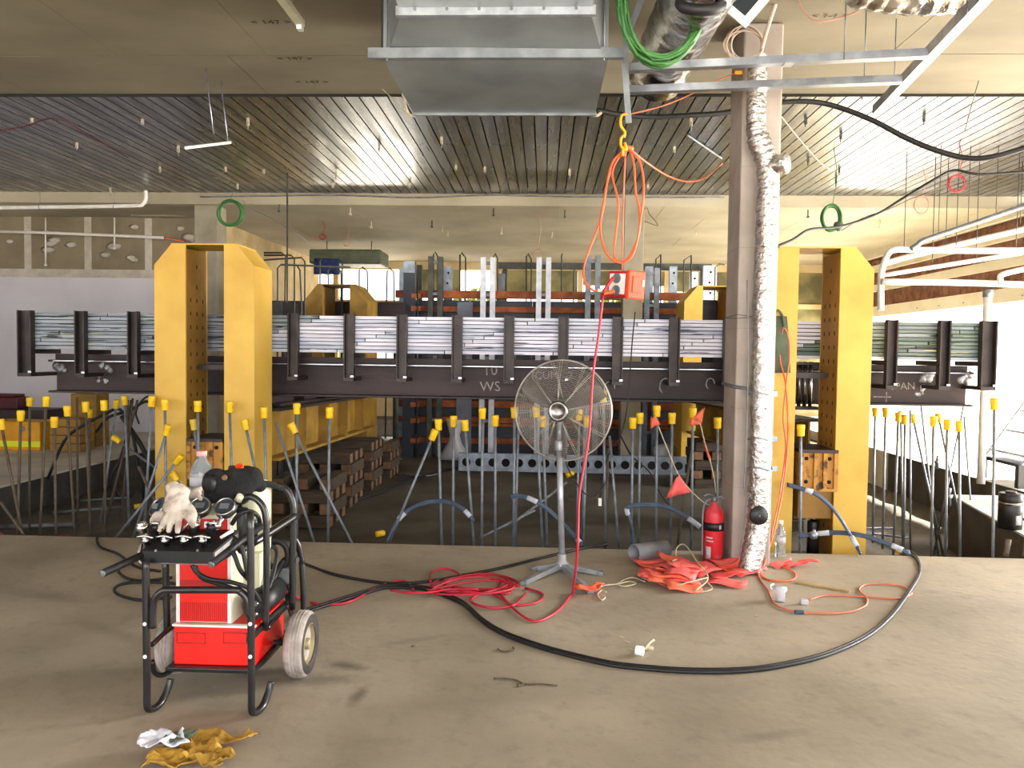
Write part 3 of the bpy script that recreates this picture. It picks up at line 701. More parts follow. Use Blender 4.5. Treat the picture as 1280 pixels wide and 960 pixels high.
# far low wall units glimpsed through the formwork top
# rebar hairpins
hp = [
 ([(330, 316), (352, 316), (357, 320), (356, 378)], 11.0, 'uppermost bent bar of the rebar cage right of the left yellow frame'),
 ([(330, 319), (364, 319), (368, 324), (368, 378)], 11.2, 'second bent bar of the rebar cage right of the left yellow frame'),
 ([(330, 325), (377, 322), (381, 327), (381, 376)], 11.4, 'bent cage bar with its leg just left of the dull far frame'),
 ([(347, 378), (347, 335), (351, 331), (438, 334)], 10.8, 'long low horizontal bar with one leg beside the left yellow frame'),
 ([(372, 333), (375, 338), (377, 374)], 11.5, 'short bent bar inside the rebar cage beside the left yellow frame'),
 ([(400, 378), (400, 326), (404, 322), (428, 325), (428, 378)], 12.9, 'hairpin bar rising behind the dull far frame'),
 ([(411, 378), (410, 338), (414, 334), (426, 338), (427, 376)], 13.0, 'inner hairpin bar behind the dull far frame'),
 ([(449, 380), (449, 338), (453, 334), (459, 339), (460, 380)], 12.95, 'narrow hairpin bar above the right post of the dull far frame'),
 ([(483, 384), (484, 339), (487, 335), (492, 340), (493, 384)], 13.2, 'narrow hairpin bar standing left of the formwork wall'),
 ([(542, 385), (542, 318), (544, 315), (547, 320), (547, 385)], 14.3, 'hairpin bar behind the dark pair of uprights'),
 ([(575, 385), (575, 319), (577, 316), (582, 322), (582, 385)], 14.3, 'hairpin bar between the dark pair and the left white pair of uprights'),
 ([(617, 385), (617, 321), (619, 317), (622, 323), (622, 385)], 14.3, 'hairpin bar just right of the left white pair of uprights'),
 ([(658, 385), (658, 320), (660, 317), (664, 324), (664, 385)], 14.3, 'hairpin bar just left of the right white pair of uprights'),
 ([(702, 385), (702, 320), (703, 317)], 14.3, 'single straight bar between the right white pair and the grey pair of uprights'),
 ([(717, 385), (717, 340), (718, 336)], 14.3, 'short straight bar left of the grey pair of uprights'),
 ([(820, 385), (820, 324), (826, 318), (826, 385)], 14.3, 'hairpin bar right of the grey concrete column'),
 ([(854, 385), (855, 325), (864, 319), (864, 385)], 14.3, 'hairpin bar left of the far yellow frame top'),
 ([(893, 385), (894, 334), (899, 330), (906, 331)], 14.3, 'bent bar against the left side of the concrete column')]
for pts, Y, lab in hp:
    q = [P(u, v, Y) for u, v in pts]
    for e in (0, -1):
        if pts[e][1] > 360: q[e].z = min(q[e].z, 2.3)
    if pts[0][1] > 360: q.insert(0, Vector((q[0].x, q[0].y, -.2)))
    if pts[-1][1] > 360: q.append(Vector((q[-1].x, q[-1].y, -.2)))
    b = MB(); b.tube(q, .013, 6); tag(b.build('rebar_hairpin', 'post_dark'), 'dark ' + lab, 'rebar', 'rebar hairpins around the far formwork')
p = P(359, 378, 11.1); b = MB(); b.cyl((p.x, p.y, -.2), (p.x, p.y, 4.1545), .012, 6); tag(b.build('hanger_rod', 'post_dark'), 'tall thin dark rod through the rebar cage up to the soffit', 'rod')
b = MB(); b.bbox((-4.3, 10.7, 2.05), (-3.62, 11.45, 2.32), .01); b.box((-4.2, 10.8, -.2), (-4.1, 10.9, 2.05)); b.box((-3.8, 11.2, -.2), (-3.7, 11.3, 2.05)); tag(b.build('starter_box', 'jack_black'), 'dark box on legs under the rebar cage beside the left yellow frame', 'box')
ibeam('dark_beam', (-4.9, 13.15, 2.13), (-2.35, 13.15, 2.13), .34, .2, 'girder_steel', 'dark cross beam behind the dull far frame, left of the formwork wall')
for i, (x, lab) in enumerate(((-4.8, 'left dark prop under the cross beam behind the dull far frame'), (-2.5, 'right dark prop under the cross beam, beside the formwork wall'))):
    b = MB(); b.cyl((x, 13.15, -.2), (x, 13.15, 2.13), .05, 10); b.box((x - .1, 13.05, -.2), (x + .1, 13.25, -.18)); tag(b.build('prop', 'post_dark'), lab, 'prop')
p = P(895, 388, 12.98); b = MB(); b.bbox((p.x - .25, 13.0, -.2), (p.x + .35, 13.4, P(895, 375, 13).z), .01); tag(b.build('storage_cage', 'jack_black'), 'tall black box behind the far right yellow frame, by the concrete column', 'box')
# ceiling mounted duct and tarp in the far left bay
a, c = P(386, 311, 17.5), P(476, 330, 17.5)
b = MB(); b.bbox((a.x, 17.5, c.z), (c.x, 18.4, a.z), .04); b.cyl((a.x + .3, 17.9, a.z), (a.x + .3, 17.9, 4.165), .01, 6); b.cyl((c.x - .3, 17.9, a.z), (c.x - .3, 17.9, 4.165), .01, 6); tag(b.build('ceiling_unit', 'fan_motor'), 'dark olive ceiling unit hung in the far left bay', 'unit')
a, c = P(392, 323, 17.3), P(424, 343, 17.3); g_ = [[(a.x + (c.x - a.x) * i / 8, 17.33 + .03 * math.sin(i * 2 + j), a.z + (c.z - a.z) * j / 5) for i in range(9)] for j in range(6)]
b = MB(); b.sheet(g_, .01); b.box((a.x, 17.34, a.z - .02), (c.x, 17.5, a.z + .01)); tag(b.build('tarp', 'blue_tarp'), 'small blue tarp hanging from the dark ceiling unit', 'tarp')
# ---------- on the pit floor
t = thing('perforated_channel', (P(715, 580, 12).x, 12, -.2), 'long galvanised channel with a row of round holes on the pit floor', 'channel')
x0, x1 = P(573, 590, 12).x, P(858, 590, 12).x; z0, z1 = -.185, .09
b = MB(); b.box((x0, 12, z0), (x1, 12.008, z1)); b.box((x0, 12.008, z1 - .008), (x1, 12.1, z1)); b.box((x0, 12.008, z0), (x1, 12.1, z0 + .008)); b.build('channel', 'galv', t)
nh = 17
for i in range(nh):
    x = x0 + .12 + (x1 - x0 - .24) * i / (nh - 1)
    h = MB(); h.tube([(x + .06 * math.cos(k * .524), 12 - .002, (z0 + z1) / 2 + .06 * math.sin(k * .524)) for k in range(12)], .006, 5, closed=True); h.cyl((x, 12 + .001, (z0 + z1) / 2), (x, 12 - .002, (z0 + z1) / 2), .056, 12); h.build('hole', 'hole_dark' , t)
t = thing('bucket', (P(485, 570, 13.3).x, 13.3, -.2), 'white plastic bucket with a blue label beside the formwork wall', 'bucket')
q = P(485, 570, 13.3); b = MB(); b.lathe([(.13, 0), (.165, .33), (.175, .335), (.175, .36), (.15, .362)], (q.x, 13.3, -.2), n=20); b.build('pail', 'white_paint', t)
b = MB(); b.lathe([(.146, .08), (.161, .26)], (q.x, 13.3, -.198), n=20); b.build('label', 'blue_tarp', t)
b = MB(); b.tube([(q.x - .17, 13.3, .12), (q.x - .12, 13.16, .2), (q.x, 13.1, .24), (q.x + .12, 13.16, .2), (q.x + .17, 13.3, .12)], .006, 6, 4); b.build('handle', 'galv_dull', t)
q = P(568, 545, 13.3); g_ = [[(q.x + (.08 + .07 * abs(j - 4) / 4 + .07 * max(0, j - 6) / 3) * math.cos(i / 14 * 6.283) * (1 + .15 * math.sin(i * 2.3)), 13.3 + .12 * math.sin(i / 14 * 6.283), .5 - .069 * j) for i in range(15)] for j in range(11)]
b = MB(); b.sheet(g_, .004); tag(b.build('plastic_wrap', 'white_wrap'), 'crumpled clear plastic sheet standing against the formwork wall', 'plastic')
a, c = P(490, 587, 11.6), P(545, 590, 11.4); b = MB(); b.tube([(a.x, a.y, -.185), ((a.x + c.x) / 2 + .2, 11.4, -.185), (c.x, c.y + .2, -.185)], .014, 6); tag(b.build('conduit', 'galv_dull'), 'bent pale conduit lying on the pit floor before the formwork wall', 'pipe')
q = P(808, 565, 12.6); b = MB(); b.lathe([(.16, -.02), (.2, .08), (.15, .22), (.17, .36), (.06, .42)], (q.x + .26, 12.55, -.2), n=14); tag(b.build('cement_sack', 'white_wrap'), 'pale plastic sack slumped right of the grey concrete column foot', 'sack')
b = MB(); b.tube([(P(430, 600, 9.2).x, 9.2, -.18), (-2.0, 10.3, -.18), (-1.6, 11.8, -.18), (-.9, 12.9, -.18), (-.2, 13.2, -.18)], .022, 7, 6); tag(b.build('black_hose', 'black_rubber'), 'black hose curving over the pit floor toward the bucket', 'hose')
# ---------- starter bars
def bar(cap, base, Y, lab, capm='cap_yellow', zfix=None, r=.0125, m='rebar_grey', grp='starter bars along the slab edge', off=0):
    a = P(cap[0], cap[1], Y); e = P(base[0], base[1], Y + off)
    zt_ = pz(min(5.9, max(-6.3, e.x)), e.y) if zfix is None else zfix
    if e.z > zt_:
        d = (e - a); e = a + d * ((zt_ + .0 - a.z) / d.z)
    t = thing('starter_bar', tuple(e), lab, 'bar', grp)
    d = (a - e).normalized()
    MB().tube([e, a], r, 7).build('bar', m, t)
    if capm:
        b = MB(); b.lathe([(.029, -.07), (.031, -.06), (.031, -.016), (.034, -.01), (.034, .022), (.03, .03)], a, d, 12); b.build('cap', capm, t)
Y1 = 6.92
B = [
 ((1, 528), (28, 668), 6.85, 'starter bar leaning right from the left picture edge, nearest the front'),
 ((26, 517), (22, 668), 7.0, 'upright starter bar second from the left picture edge'),
 ((37, 500), (37, 613), 8.3, 'tall upright starter bar in front of the yellow case'),
 ((58, 499), (50, 668), 7.1, 'tall starter bar right of the yellow case, tilted slightly left'),
 ((68, 525), (70, 664), 6.95, 'shorter upright starter bar under the left end of the girder'),
 ((84, 511), (93, 660), 7.1, 'starter bar below the left girder end, foot leaning right'),
 ((107, 506), (113, 661), 7.2, 'upright starter bar before the small yellow box on the left slab'),
 ((112, 515), (112, 600), 8.9, 'farther starter bar behind the one before the small yellow box'),
 ((130, 504), (132, 661), 7.2, 'upright starter bar left of the tangle of dark bars'),
 ((146, 503), (133, 600), 8.4, 'starter bar leaning left in the tangle left of the yellow frame'),
 ((156, 498), (161, 640), 7.8, 'starter bar highest in the tangle left of the yellow frame'),
 ((144, 548), (193, 584), 7.9, 'starter bar lying far over in the tangle left of the yellow frame'),
 ((190, 499), (184, 600), 6.96, 'starter bar touching the left side of the left yellow frame'),
 ((206, 503), (208, 640), 6.88, 'starter bar before the left post of the left yellow frame'),
 ((210, 535), (172, 655), 6.84, 'starter bar leaning left before the left yellow post'),
 ((225, 572), (150, 666), 6.8, 'starter bar leaning far over left beside the white glove'),
 ((216, 593), (236, 620), 6.9, 'low starter bar whose cap shows behind the white glove'),
 ((247, 505), (249, 600), 6.9, 'starter bar before the left bearing block, behind the water bottle'),
 ((242, 528), (252, 600), 6.94, 'starter bar with pale cap before the left bearing block'),
 ((287, 506), (290, 600), 6.9, 'starter bar before the right post of the left yellow frame'),
 ((306, 528), (333, 650), 6.88, 'starter bar leaning right from the right post of the left yellow frame'),
 ((330, 513), (334, 650), 6.92, 'upright starter bar at the right edge of the left yellow frame'),
 ((371, 508), (371, 671), Y1, 'tall upright starter bar right of the left yellow frame'),
 ((365, 533), (438, 675), 6.86, 'long starter bar leaning right across its two upright neighbours'),
 ((412, 513), (410, 674), Y1, 'upright starter bar before the dull far yellow frame'),
 ((543, 541), (487, 677), 6.86, 'starter bar leaning left by the blue hose arch left of the fan'),
 ((548, 528), (552, 679), Y1, 'upright starter bar whose cap touches the leaning one left of the fan'),
 ((567, 524), (566, 678), 7.0, 'upright starter bar before the crumpled plastic sheet'),
 ((581, 529), (592, 679), Y1, 'starter bar with foot leaning right, before the light grey plate'),
 ((603, 514), (602, 679), Y1, 'tallest upright starter bar left of the fan'),
 ((619, 523), (619, 678), Y1, 'second upright starter bar to the left of the fan'),
 ((643, 513), (642, 676), Y1, 'starter bar at the left rim of the fan guard'),
 ((670, 512), (678, 680), Y1, 'starter bar seen through the fan guard left of the motor'),
 ((678, 524), (684, 680), 7.05, 'shorter starter bar seen through the fan guard below the motor'),
 ((724, 516), (721, 676), 7.0, 'starter bar seen through the fan guard just right of the motor'),
 ((734, 524), (729, 676), Y1, 'shorter starter bar seen through the right part of the fan guard'),
 ((731, 497), (728, 676), 7.1, 'starter bar with highest cap seen through the fan guard'),
 ((754, 493), (757, 676), 7.05, 'starter bar at the right rim of the fan guard'),
 ((791, 526), (789, 681), Y1, 'first upright starter bar to the right of the fan'),
 ((800, 520), (798, 681), 7.0, 'second upright starter bar to the right of the fan'),
 ((821, 511), (820, 681), Y1, 'starter bar with an orange flag wrapped below its cap'),
 ((840, 520), (838, 680), 7.0, 'starter bar behind the hanging pink flag'),
 ((866, 514), (864, 683), Y1, 'starter bar with an orange pennant tied below its cap'),
 ((897, 526), (896, 660), 7.0, 'starter bar half hidden at the left edge of the concrete column'),
 ((1001, 535), (1000, 690), 6.85, 'starter bar before the rusty bearing block of the right yellow frame'),
 ((1243, 502), (1241, 697), 6.76, 'tall starter bar alone beside the black jack at right'),
]
for i, (c, e, Y, lab) in enumerate(B):
    bar(c, e, Y, 'galvanised ' + lab, 'cap_pale' if 'pale cap' in lab else 'cap_yellow', m='rebar_grey' if c[0] > 140 else 'rebar_rust')
NC = [((96, 497), (97, 600), 8.6, 'dark uncapped bar standing under the left girder end'), ((160, 500), (160, 640), 7.9, 'dark uncapped bar in the tangle left of the yellow frame'), ((172, 500), (146, 600), 8.2, 'dark uncapped bar leaning left in the tangle left of the yellow frame'), ((166, 498), (152, 640), 8.6, 'rusty uncapped bar crossing the tangle left of the yellow frame'), ((345, 529), (392, 675), 6.9, 'uncapped galvanised bar leaning right beside the left yellow frame'),
 ((0, 627), (30, 668), 6.8, 'uncapped rusty bar leaning low at the left picture edge'), ((648, 521), (644, 676), 6.98, 'uncapped galvanised bar beside the left rim of the fan guard'), ((762, 545), (773, 676), 6.98, 'uncapped galvanised bar leaning right below the right rim of the fan guard'), ((864, 562), (847, 681), 6.98, 'uncapped bar leaning left from the pennant bar'), ((760, 560), (757, 676), 7.2, 'uncapped bar standing under the right rim of the fan guard'),
 ((173, 583), (200, 640), 6.9, 'bent uncapped bar leaning right beside the white glove')]
for c, e, Y, lab in NC: bar(c, e, Y, lab, None, m='rebar_grey' if 'galv' in lab else 'rebar_rust', grp='uncapped starter bars')
RG = [((1094, 513), (1092, 620), 8.6, 'bar right beside the right yellow frame'), ((1107, 513), (1104, 650), 8.4, 'second bar right of the right yellow frame'), ((1123, 519), (1118, 655), 8.3, 'left one of the bunch of capped bars'), ((1126, 517), (1128, 640), 9.2, 'hindmost bar of the bunch of capped bars'), ((1131, 522), (1130, 668), 8.1, 'foremost bar of the bunch of capped bars'), ((1141, 521), (1163, 621), 9.0, 'bar leaning right from the bunch of capped bars'), ((1167, 524), (1164, 684), 7.6, 'left bar of the three before the step'), ((1173, 520), (1196, 630), 9.2, 'bar leaning right with cap behind its left neighbour'), ((1184, 528), (1182, 691), 7.5, 'middle bar of the three before the step'), ((1199, 530), (1200, 691), 7.4, 'right bar of the three before the step')]
for c, e, Y, lab in RG: bar(c, e, Y, 'thin grey ' + lab + ' in the right pit corner', 'cap_yellow', m='galv_post', grp='starter bars in the right pit corner', r=.013)
for c, e, Y, lab in [((1151, 505), (1163, 610), 9.1, 'upright thin bar passing behind the girder'), ((1206, 500), (1186, 600), 9.3, 'thin bar crossing behind the last capped bar'), ((1205, 520), (1213, 623), 9.3, 'last leaning thin bar'), ((1138, 512), (1138, 640), 8.8, 'upright thin bar within the bunch')]:
    bar(c, e, Y, 'uncapped ' + lab + ' in the right pit corner', None, m='galv_post', grp='uncapped bars in the right pit corner', r=.011)
# lying bars and rods
def rod(pts, r, m, lab, cat='rod', nm='steel_rod', sm=0): return tag(MB().tube(pts, r, 7, sm).build(nm, m), lab, cat)
rod([P(640, 655, 7.6), P(708, 603, 8.6)], .014, 'rebar_grey', 'galvanised rod leaning low behind the fan stand')
rod([P(600, 672, 7.3), P(668, 638, 7.9)], .012, 'rebar_grey', 'short galvanised rod lying slanted left of the fan stand')
p = P(712, 593, 8.6); b = MB(); b.lathe([(.03, -.04), (.03, .04), (.02, .05)], p, (.9, .3, .4), 10); tag(b.build('rebar_guard', 'cap_yellow'), 'loose yellow cap on the leaning rod behind the fan stand', 'guard')
for (u, v, Y, lab) in ((475, 660, 7.6, 'loose yellow cap lying in the pit left of the blue hose arch'), (1092, 601, 9.4, 'loose yellow cap right of the right yellow frame'), (1125, 619, 9.0, 'loose yellow cap on the lying rods in the right pit corner'), (172, 606, 9.3, 'loose yellow cap in the dark left part of the pit')):
    q = P(u, v, Y); z = pz(q.x, Y) + .03; b = MB(); b.lathe([(.03, -.04), (.03, .04), (.02, .05)], (q.x, Y, z), (.8, .5, .1), 10); tag(b.build('rebar_guard', 'cap_yellow'), lab, 'guard')
for i, (a, c) in enumerate((((1070, 625), (1140, 603)), ((1085, 612), (1110, 606)), ((1075, 640), (1120, 622)))):
    pa, pc = P(*a, 9.2), P(*c, 9.8); pa.z = pz(pa.x, 9.2) + .02 + .03 * i; pc.z = pz(pc.x, 9.8) + .05 + .06 * i
    rod([pa, pc], .014, 'galv_post', ('longest', 'shortest', 'lowest')[i] + ' of the rods lying in the right pit corner')
for i, (a, c, lab) in enumerate((((0, 640), (92, 628), 'left long pale pipe lying in the left part of the pit'), ((66, 612), (152, 604), 'dull steel rod lying crosswise in the left part of the pit'), ((100, 603), (160, 596), 'thin steel rod lying farthest in the left part of the pit'))):
    pa, pc = P(*a, 8.4 + i * .8), P(*c, 8.6 + i * .8); pa.z = pz(max(-6.3, pa.x), pa.y) + .03; pc.z = pz(pc.x, pc.y) + .03
    rod([pa, pc], (.03, .018, .014)[i], 'galv_dull', lab)
q0 = pz(-5.2, 8) + .015
rod([(-5.9, 8.2, q0), (-5.5, 7.9, q0 - .01), (-5.0, 8.1, q0), (-4.6, 7.8, q0 + .02), (-4.3, 8.0, q0 + .06)], .014, 'red_cable', 'thin red hose lying in the left part of the pit', 'hose', 'red_hose', 6)
# ---------- left slab: cases, bench, dark gear
t = thing('tool_case', (-8.05, 12.1, 0), 'orange yellow case with bright hi vis stripe on the left slab', 'case')
x0, x1 = P(-14, 560, 12).x, P(50, 560, 12).x; z1 = P(20, 527, 12).z
b = MB(); b.bbox((x0, 12, 0), (x1, 12.5, z1), .02); b.build('body', 'yellow_case', t); MB().box((x0 - .003, 11.995, .06), (x1 + .003, 12.01, .15)).build('stripe', 'hi_vis', t)
q = P(28, 536, 12); MB().cyl((q.x, 12.0, q.z), (q.x, 11.985, q.z), .045, 12).build('lock_disc', 'galv', t)
bx0, bx1 = P(-40, 520, 12.8).x, P(60, 520, 12.8).x; bz = P(20, 512, 12.8).z
t = thing('work_bench', ((bx0 + bx1) / 2, 13, 0), 'dark bench behind the yellow case, carrying a maroon case', 'bench')
MB().bbox((bx0, 12.7, bz - .2), (bx1, 13.4, bz), .01).build('top', 'girder_steel', t)
for (x, y) in ((bx0 + .05, 12.75), (bx1 - .12, 12.75), (bx0 + .05, 13.28), (bx1 - .12, 13.28)): MB().box((x, y, 0), (x + .07, y + .07, bz - .2)).build('leg', 'girder_steel', t)
t = thing('maroon_case', (P(0, 505, 12.9).x, 13, bz), 'maroon case on the dark bench at the left picture edge', 'case'); x0, x1 = P(-22, 500, 12.9).x, P(24, 500, 12.9).x
MB().bbox((x0, 12.85, bz), (x1, 13.2, bz + .2), .02).build('body', 'maroon', t); MB().bbox((x0 + .05, 12.87, bz + .2), (x1 - .08, 13.18, bz + .25), .02).build('lid', 'maroon', t)
x0, x1 = P(88, 510, 12.6).x, P(120, 510, 12.6).x
t = thing('yellow_box', ((x0 + x1) / 2, 12.8, 0), 'tall yellow steel box on the left slab seen under the girder', 'box')
MB().bbox((x0, 12.6, 0), (x1, 13.0, P(100, 492, 12.6).z), .02).build('body', 'yellow_shaded', t); MB().box((x0 + .05, 12.59, .3), (x1 - .05, 12.6, .5)).build('door_plate', 'yellow_inner', t)
x0, x1 = P(62, 540, 11.9).x, P(100, 540, 11.9).x
t = thing('brown_crate', ((x0 + x1) / 2, 12, 0), 'brown crate on the left slab between the yellow case and the tall box', 'crate')
for k in range(4): MB().bbox((x0, 11.9, .01 + k * .13), (x1, 12.3, .13 + k * .13), .005).build('board', 'yellow_inner', t)
for i, (pts, r) in enumerate(([[(60, 598), (80, 552), (100, 534), (130, 518), (150, 512)], .02], [[(152, 520), (166, 540), (176, 556), (184, 572)], .03], [[(120, 540), (135, 522), (160, 514), (186, 502)], .02], [[(174, 530), (170, 515), (178, 500), (190, 497)], .012], [[(165, 500), (160, 540), (150, 575), (140, 600)], .022])):
    q = [P(u, v, 9.6 + .15 * i) for u, v in pts]; e_ = q[-1]; q += [e_ + Vector((.1, .1, -.3)), Vector((min(e_.x + .2, -5.0) , e_.y + .2, pz(-5.0, e_.y) + .03))]
    tag(MB().tube(q, r, 7, 5).build('black_cable', 'black_rubber'), ('black hose rising from the left slab edge towards the small yellow box', 'thick black hose in the tangle beside the left yellow frame', 'black hose arching over the tangle left of the yellow frame', 'thin black hoop of cable by the left yellow frame', 'black hose hanging down through the tangle left of the yellow frame')[i], 'hose')
# ---------- right slab: jack, stairs, clamps
q = G(1262, 660, 0)
t = thing('hydraulic_jack', (q.x, q.y, 0), 'large black hydraulic jack with a white label on the right slab', 'jack'); r = .105
b = MB(); b.lathe([(r, 0), (r, .24), (r * .97, .245), (r * .97, .26), (r, .265), (r, .34), (r * .9, .345)], q, n=28); b.build('body', 'jack_black', t)
b = MB(); b.lathe([(r * .45, .345), (r * .45, .365)], q); b.build('piston', 'girder_steel', t)
b = MB(); b.lathe([(r * 1.015, .235), (r * 1.015, .262)], q, n=28); b.build('seam_ring', 'chrome_dull', t)
b = MB(); M = Matrix.Translation(q)
b.sheet([[(q.x + (r + .001) * math.sin(a), q.y - (r + .001) * math.cos(a), z) for a in (-.05, .15, .35, .55)] for z in (.05, .14)], .0015); b.build('label', 'label_grey', t)
b = MB(); b.tube([(q.x + r, q.y, .09), (q.x + r + .07, q.y - .02, .09), (q.x + r + .09, q.y - .02, .13), (q.x + r + .09, q.y - .02, .25), (q.x + r + .06, q.y, .29), (q.x + r * .8, q.y, .29)], .014, 7, 4); b.build('handle', 'jack_black', t)
for (u, v, lab) in ((1185, 632, 'small grey bar clamp standing on the right slab step'), (1171, 586, 'pair of bent bar ends on the far right slab')):
    q = G(u, v, 0); b = MB(); b.lathe([(.03, 0), (.03, .08), (.04, .085), (.04, .12), (.02, .125)], q, n=10); b.cyl(q + Vector((0, 0, .12)), q + Vector((.01, 0, .2)), .022, 8); tag(b.build('bar_clamp', 'galv_dull'), lab, 'clamp')
for (u, v) in ((1252, 694), (1275, 690)):
    q = P(u, v, 6.72); b = MB(); b.cyl((q.x, 6.66, .0), (q.x + .03, 6.68, .14), .022, 8); tag(b.build('bar_stub', 'rebar_rust'), 'rusty bar stub at the slab edge, ' + ('left' if u == 1252 else 'right') + ' of the two below the black jack', 'bar')
# steel stair at the right picture edge
sx0 = P(1252, 555, 10.6); s0 = G(1250, 575, 0)
t = thing('access_stair', (6.6, 10.6, 0), 'pale steel access stair at the right picture edge', 'stair')
a0, a1 = Vector((6.12, 10.2, .26)), Vector((7.25, 10.2, 1.95))
for dy in (0, .85):
    o = Vector((0, dy, 0)); d = (a1 - a0).normalized(); nrm = Vector((-d.z, 0, d.x))
    b = MB(); b.prism([a0 + o + nrm * .035, a1 + o + nrm * .035, a1 + o - nrm * .035, a0 + o - nrm * .035], (0, .04, 0)); b.build('stringer', 'white_post', t)
    b = MB(); b.box((6.05, 10.18 + dy, 0), (6.13, 10.26 + dy, .3)); b.build('foot', 'black_plastic', t)
    b = MB(); b.box((7.18, 10.2 + dy, 0), (7.24, 10.24 + dy, 1.95)); b.build('prop_leg', 'white_post', t)
for k in range(6):
    c = a0 + (a1 - a0) * ((k + .5) / 6.2); MB().box((c.x - .02, 10.24, c.z - .015), (c.x + .2, 11.05, c.z + .015)).build('tread', 'white_post', t)
MB().box((6.1, 10.22, .26), (6.9, 11.05, .3)).build('platform', 'black_plastic', t)
ORD = 'first second third fourth fifth sixth seventh eighth ninth tenth eleventh twelfth thirteenth fourteenth fifteenth sixteenth seventeenth eighteenth nineteenth twentieth twenty-first twenty-second twenty-third twenty-fourth twenty-fifth twenty-sixth twenty-seventh twenty-eighth twenty-ninth thirtieth'.split()
# ================================================================ overhead services
def PT(l, Y=None): return [P(q[0], q[1], q[2] if len(q) > 2 else Y) for q in l]
def cable(name, pts, r, m, lab, cat='cable', n=7, sm=6, grp=None, closed=False): return tag(MB().tube(pts, r, n, sm, closed=closed).build(name, m), lab, cat, grp)
# ---------- plenum box hung from the soffit
ya, yb = 5.15, 6.28
a0, a1 = P(479, 72, ya), P(760, 77, ya); zb_ = (a0.z + a1.z) / 2
xl_, xr_ = P(516, 136, yb).x, P(744, 139, yb).x
t = thing('duct_plenum', ((a0.x + a1.x) / 2, 5.7, zb_), 'large galvanised sheet metal plenum box hung under the near concrete ceiling', 'duct')
b = MB(); xL, xR = a0.x, a1.x
b.add([(xL, ya, zb_), (xR, ya, zb_), (xR - .01, yb, zb_), (xL + .01, yb, zb_), (xL, ya, 4.1), (xR, ya, 4.1), (xR - .01, yb, 4.1), (xL + .01, yb, 4.1)], [(0, 1, 2, 3), (1, 5, 6, 2), (0, 3, 7, 4), (2, 6, 7, 3), (0, 4, 5, 1), (4, 7, 6, 5)])
b.build('casing', 'galv_duct', t)
b = MB(); e0, e1 = P(462, 66, ya).x, P(779, 70, ya).x; b.box((e0, ya - .05, zb_ - .005), (e1, ya, zb_ + .03)); b.box((e0, ya - .05, zb_ + .03), (e1, ya - .045, zb_ + .06)); b.build('support_angle', 'galv_dull', t)
b = MB(); b.box((xL, yb - .005, zb_ - .02), (xR, yb + .02, zb_ + .01)); b.build('rear_flange', 'galv_dull', t)
yt = 4.72; k0, k1 = P(500, 21, yt), P(740, 22, yt)
f0, f1 = P(487, 62, ya - .01), P(752, 65, ya - .01)
b = MB(); b.add([f0, f1, k1, k0, f0 + Vector((0, 0, .42)), f1 + Vector((0, 0, .42)), k1 + Vector((0, 0, .3)), k0 + Vector((0, 0, .3))], [(0, 1, 2, 3), (0, 3, 7, 4), (1, 5, 6, 2)]); b.build('taper', 'galv_duct', t)
z0 = P(620, 21, yt).z; b = MB(); b.box((k0.x - .02, yt - .04, z0 - .005), (k1.x + .02, yt, z0 + .05)); b.build('joint_flange', 'steel_bright', t)
for i in range(6):
    x = k0.x + (k1.x - k0.x) * (i + .5) / 6; MB().cyl((x, yt - .045, z0 + .03), (x, yt - .038, z0 + .03), .01, 8).build('screw', 'galv_dull', t)
b = MB(); b.box((k0.x, 3.1, z0 + .04), (k1.x, yt - .04, 4.1)); b.build('duct_run', 'galv_duct', t)
b = MB(); b.box((xL - .025, ya + .05, zb_ + .1), (xL - .002, yb - .3, 4.05)); b.build('insulation_edge', 'black_rubber', t)
for (x, y) in ((xL + .03, yb), (xR - .03, yb), (xL + .03, ya), (xR - .03, ya)): MB().cyl((x, y + .03 if y == yb else y - .03, zb_ - .02), (x, y + .03 if y == yb else y - .03, 4.186), .006, 6).build('hanger_rod', 'galv_dull', t)
for i, (x, y) in enumerate(((xL, yb + .02), (xR, yb + .02))):
    b = MB(); b.tube([(x - .08, y, zb_ + .16), (x - .05, y + .02, zb_ + .02), (x, y, zb_ - .015), (x + .04, y, zb_ + .01)], .012, 6, 4); b.tube([(x - .25, y + .02, zb_ + .2), (x - .03, y + .02, zb_ + .0)], .004, 5); b.build('wire_tie', 'rope', t)
# ---------- fat insulated flexible duct, sleeve and coils beside the plenum
def flex(pts, r, name, m, lab, sm=8, wob=.02, cat='duct'):
    q = cr(pts, sm); rr = [r * (1 + wob * math.sin(i * 1.9) + wob * .6 * random.uniform(-1, 1)) for i in range(len(q))]
    return tag(MB().tube(q, r, 20, rr=rr).build(name, m), lab, cat)
flex([P(900, -60, 4.4), P(878, -20, 4.8), P(850, 35, 5.4), P(822, 92, 6.1)], .215, 'flexible_duct', 'foil_crumple', 'fat crumpled silver flexible duct right of the plenum box', 10, .035)
b = MB(); q = P(876, 5, 4.55); b.tube([q + Vector((.115 * math.cos(a * .5236), .05 * math.sin(a * .5236), .055 * math.sin(a * .5236))) for a in range(12)], .032, 10, 3, closed=True)
b.tube([q + Vector((-.1, .06, .1)), q + Vector((-.1, .1, .35))], .02, 8); tag(b.build('duct_sleeve', 'black_rubber'), 'thick black rubber sleeve ring hanging under the fat silver duct', 'sleeve')
t = thing('cable_coil', P(828, 75, 4.95), 'large coil of green cable hanging beside the plenum box', 'cable')
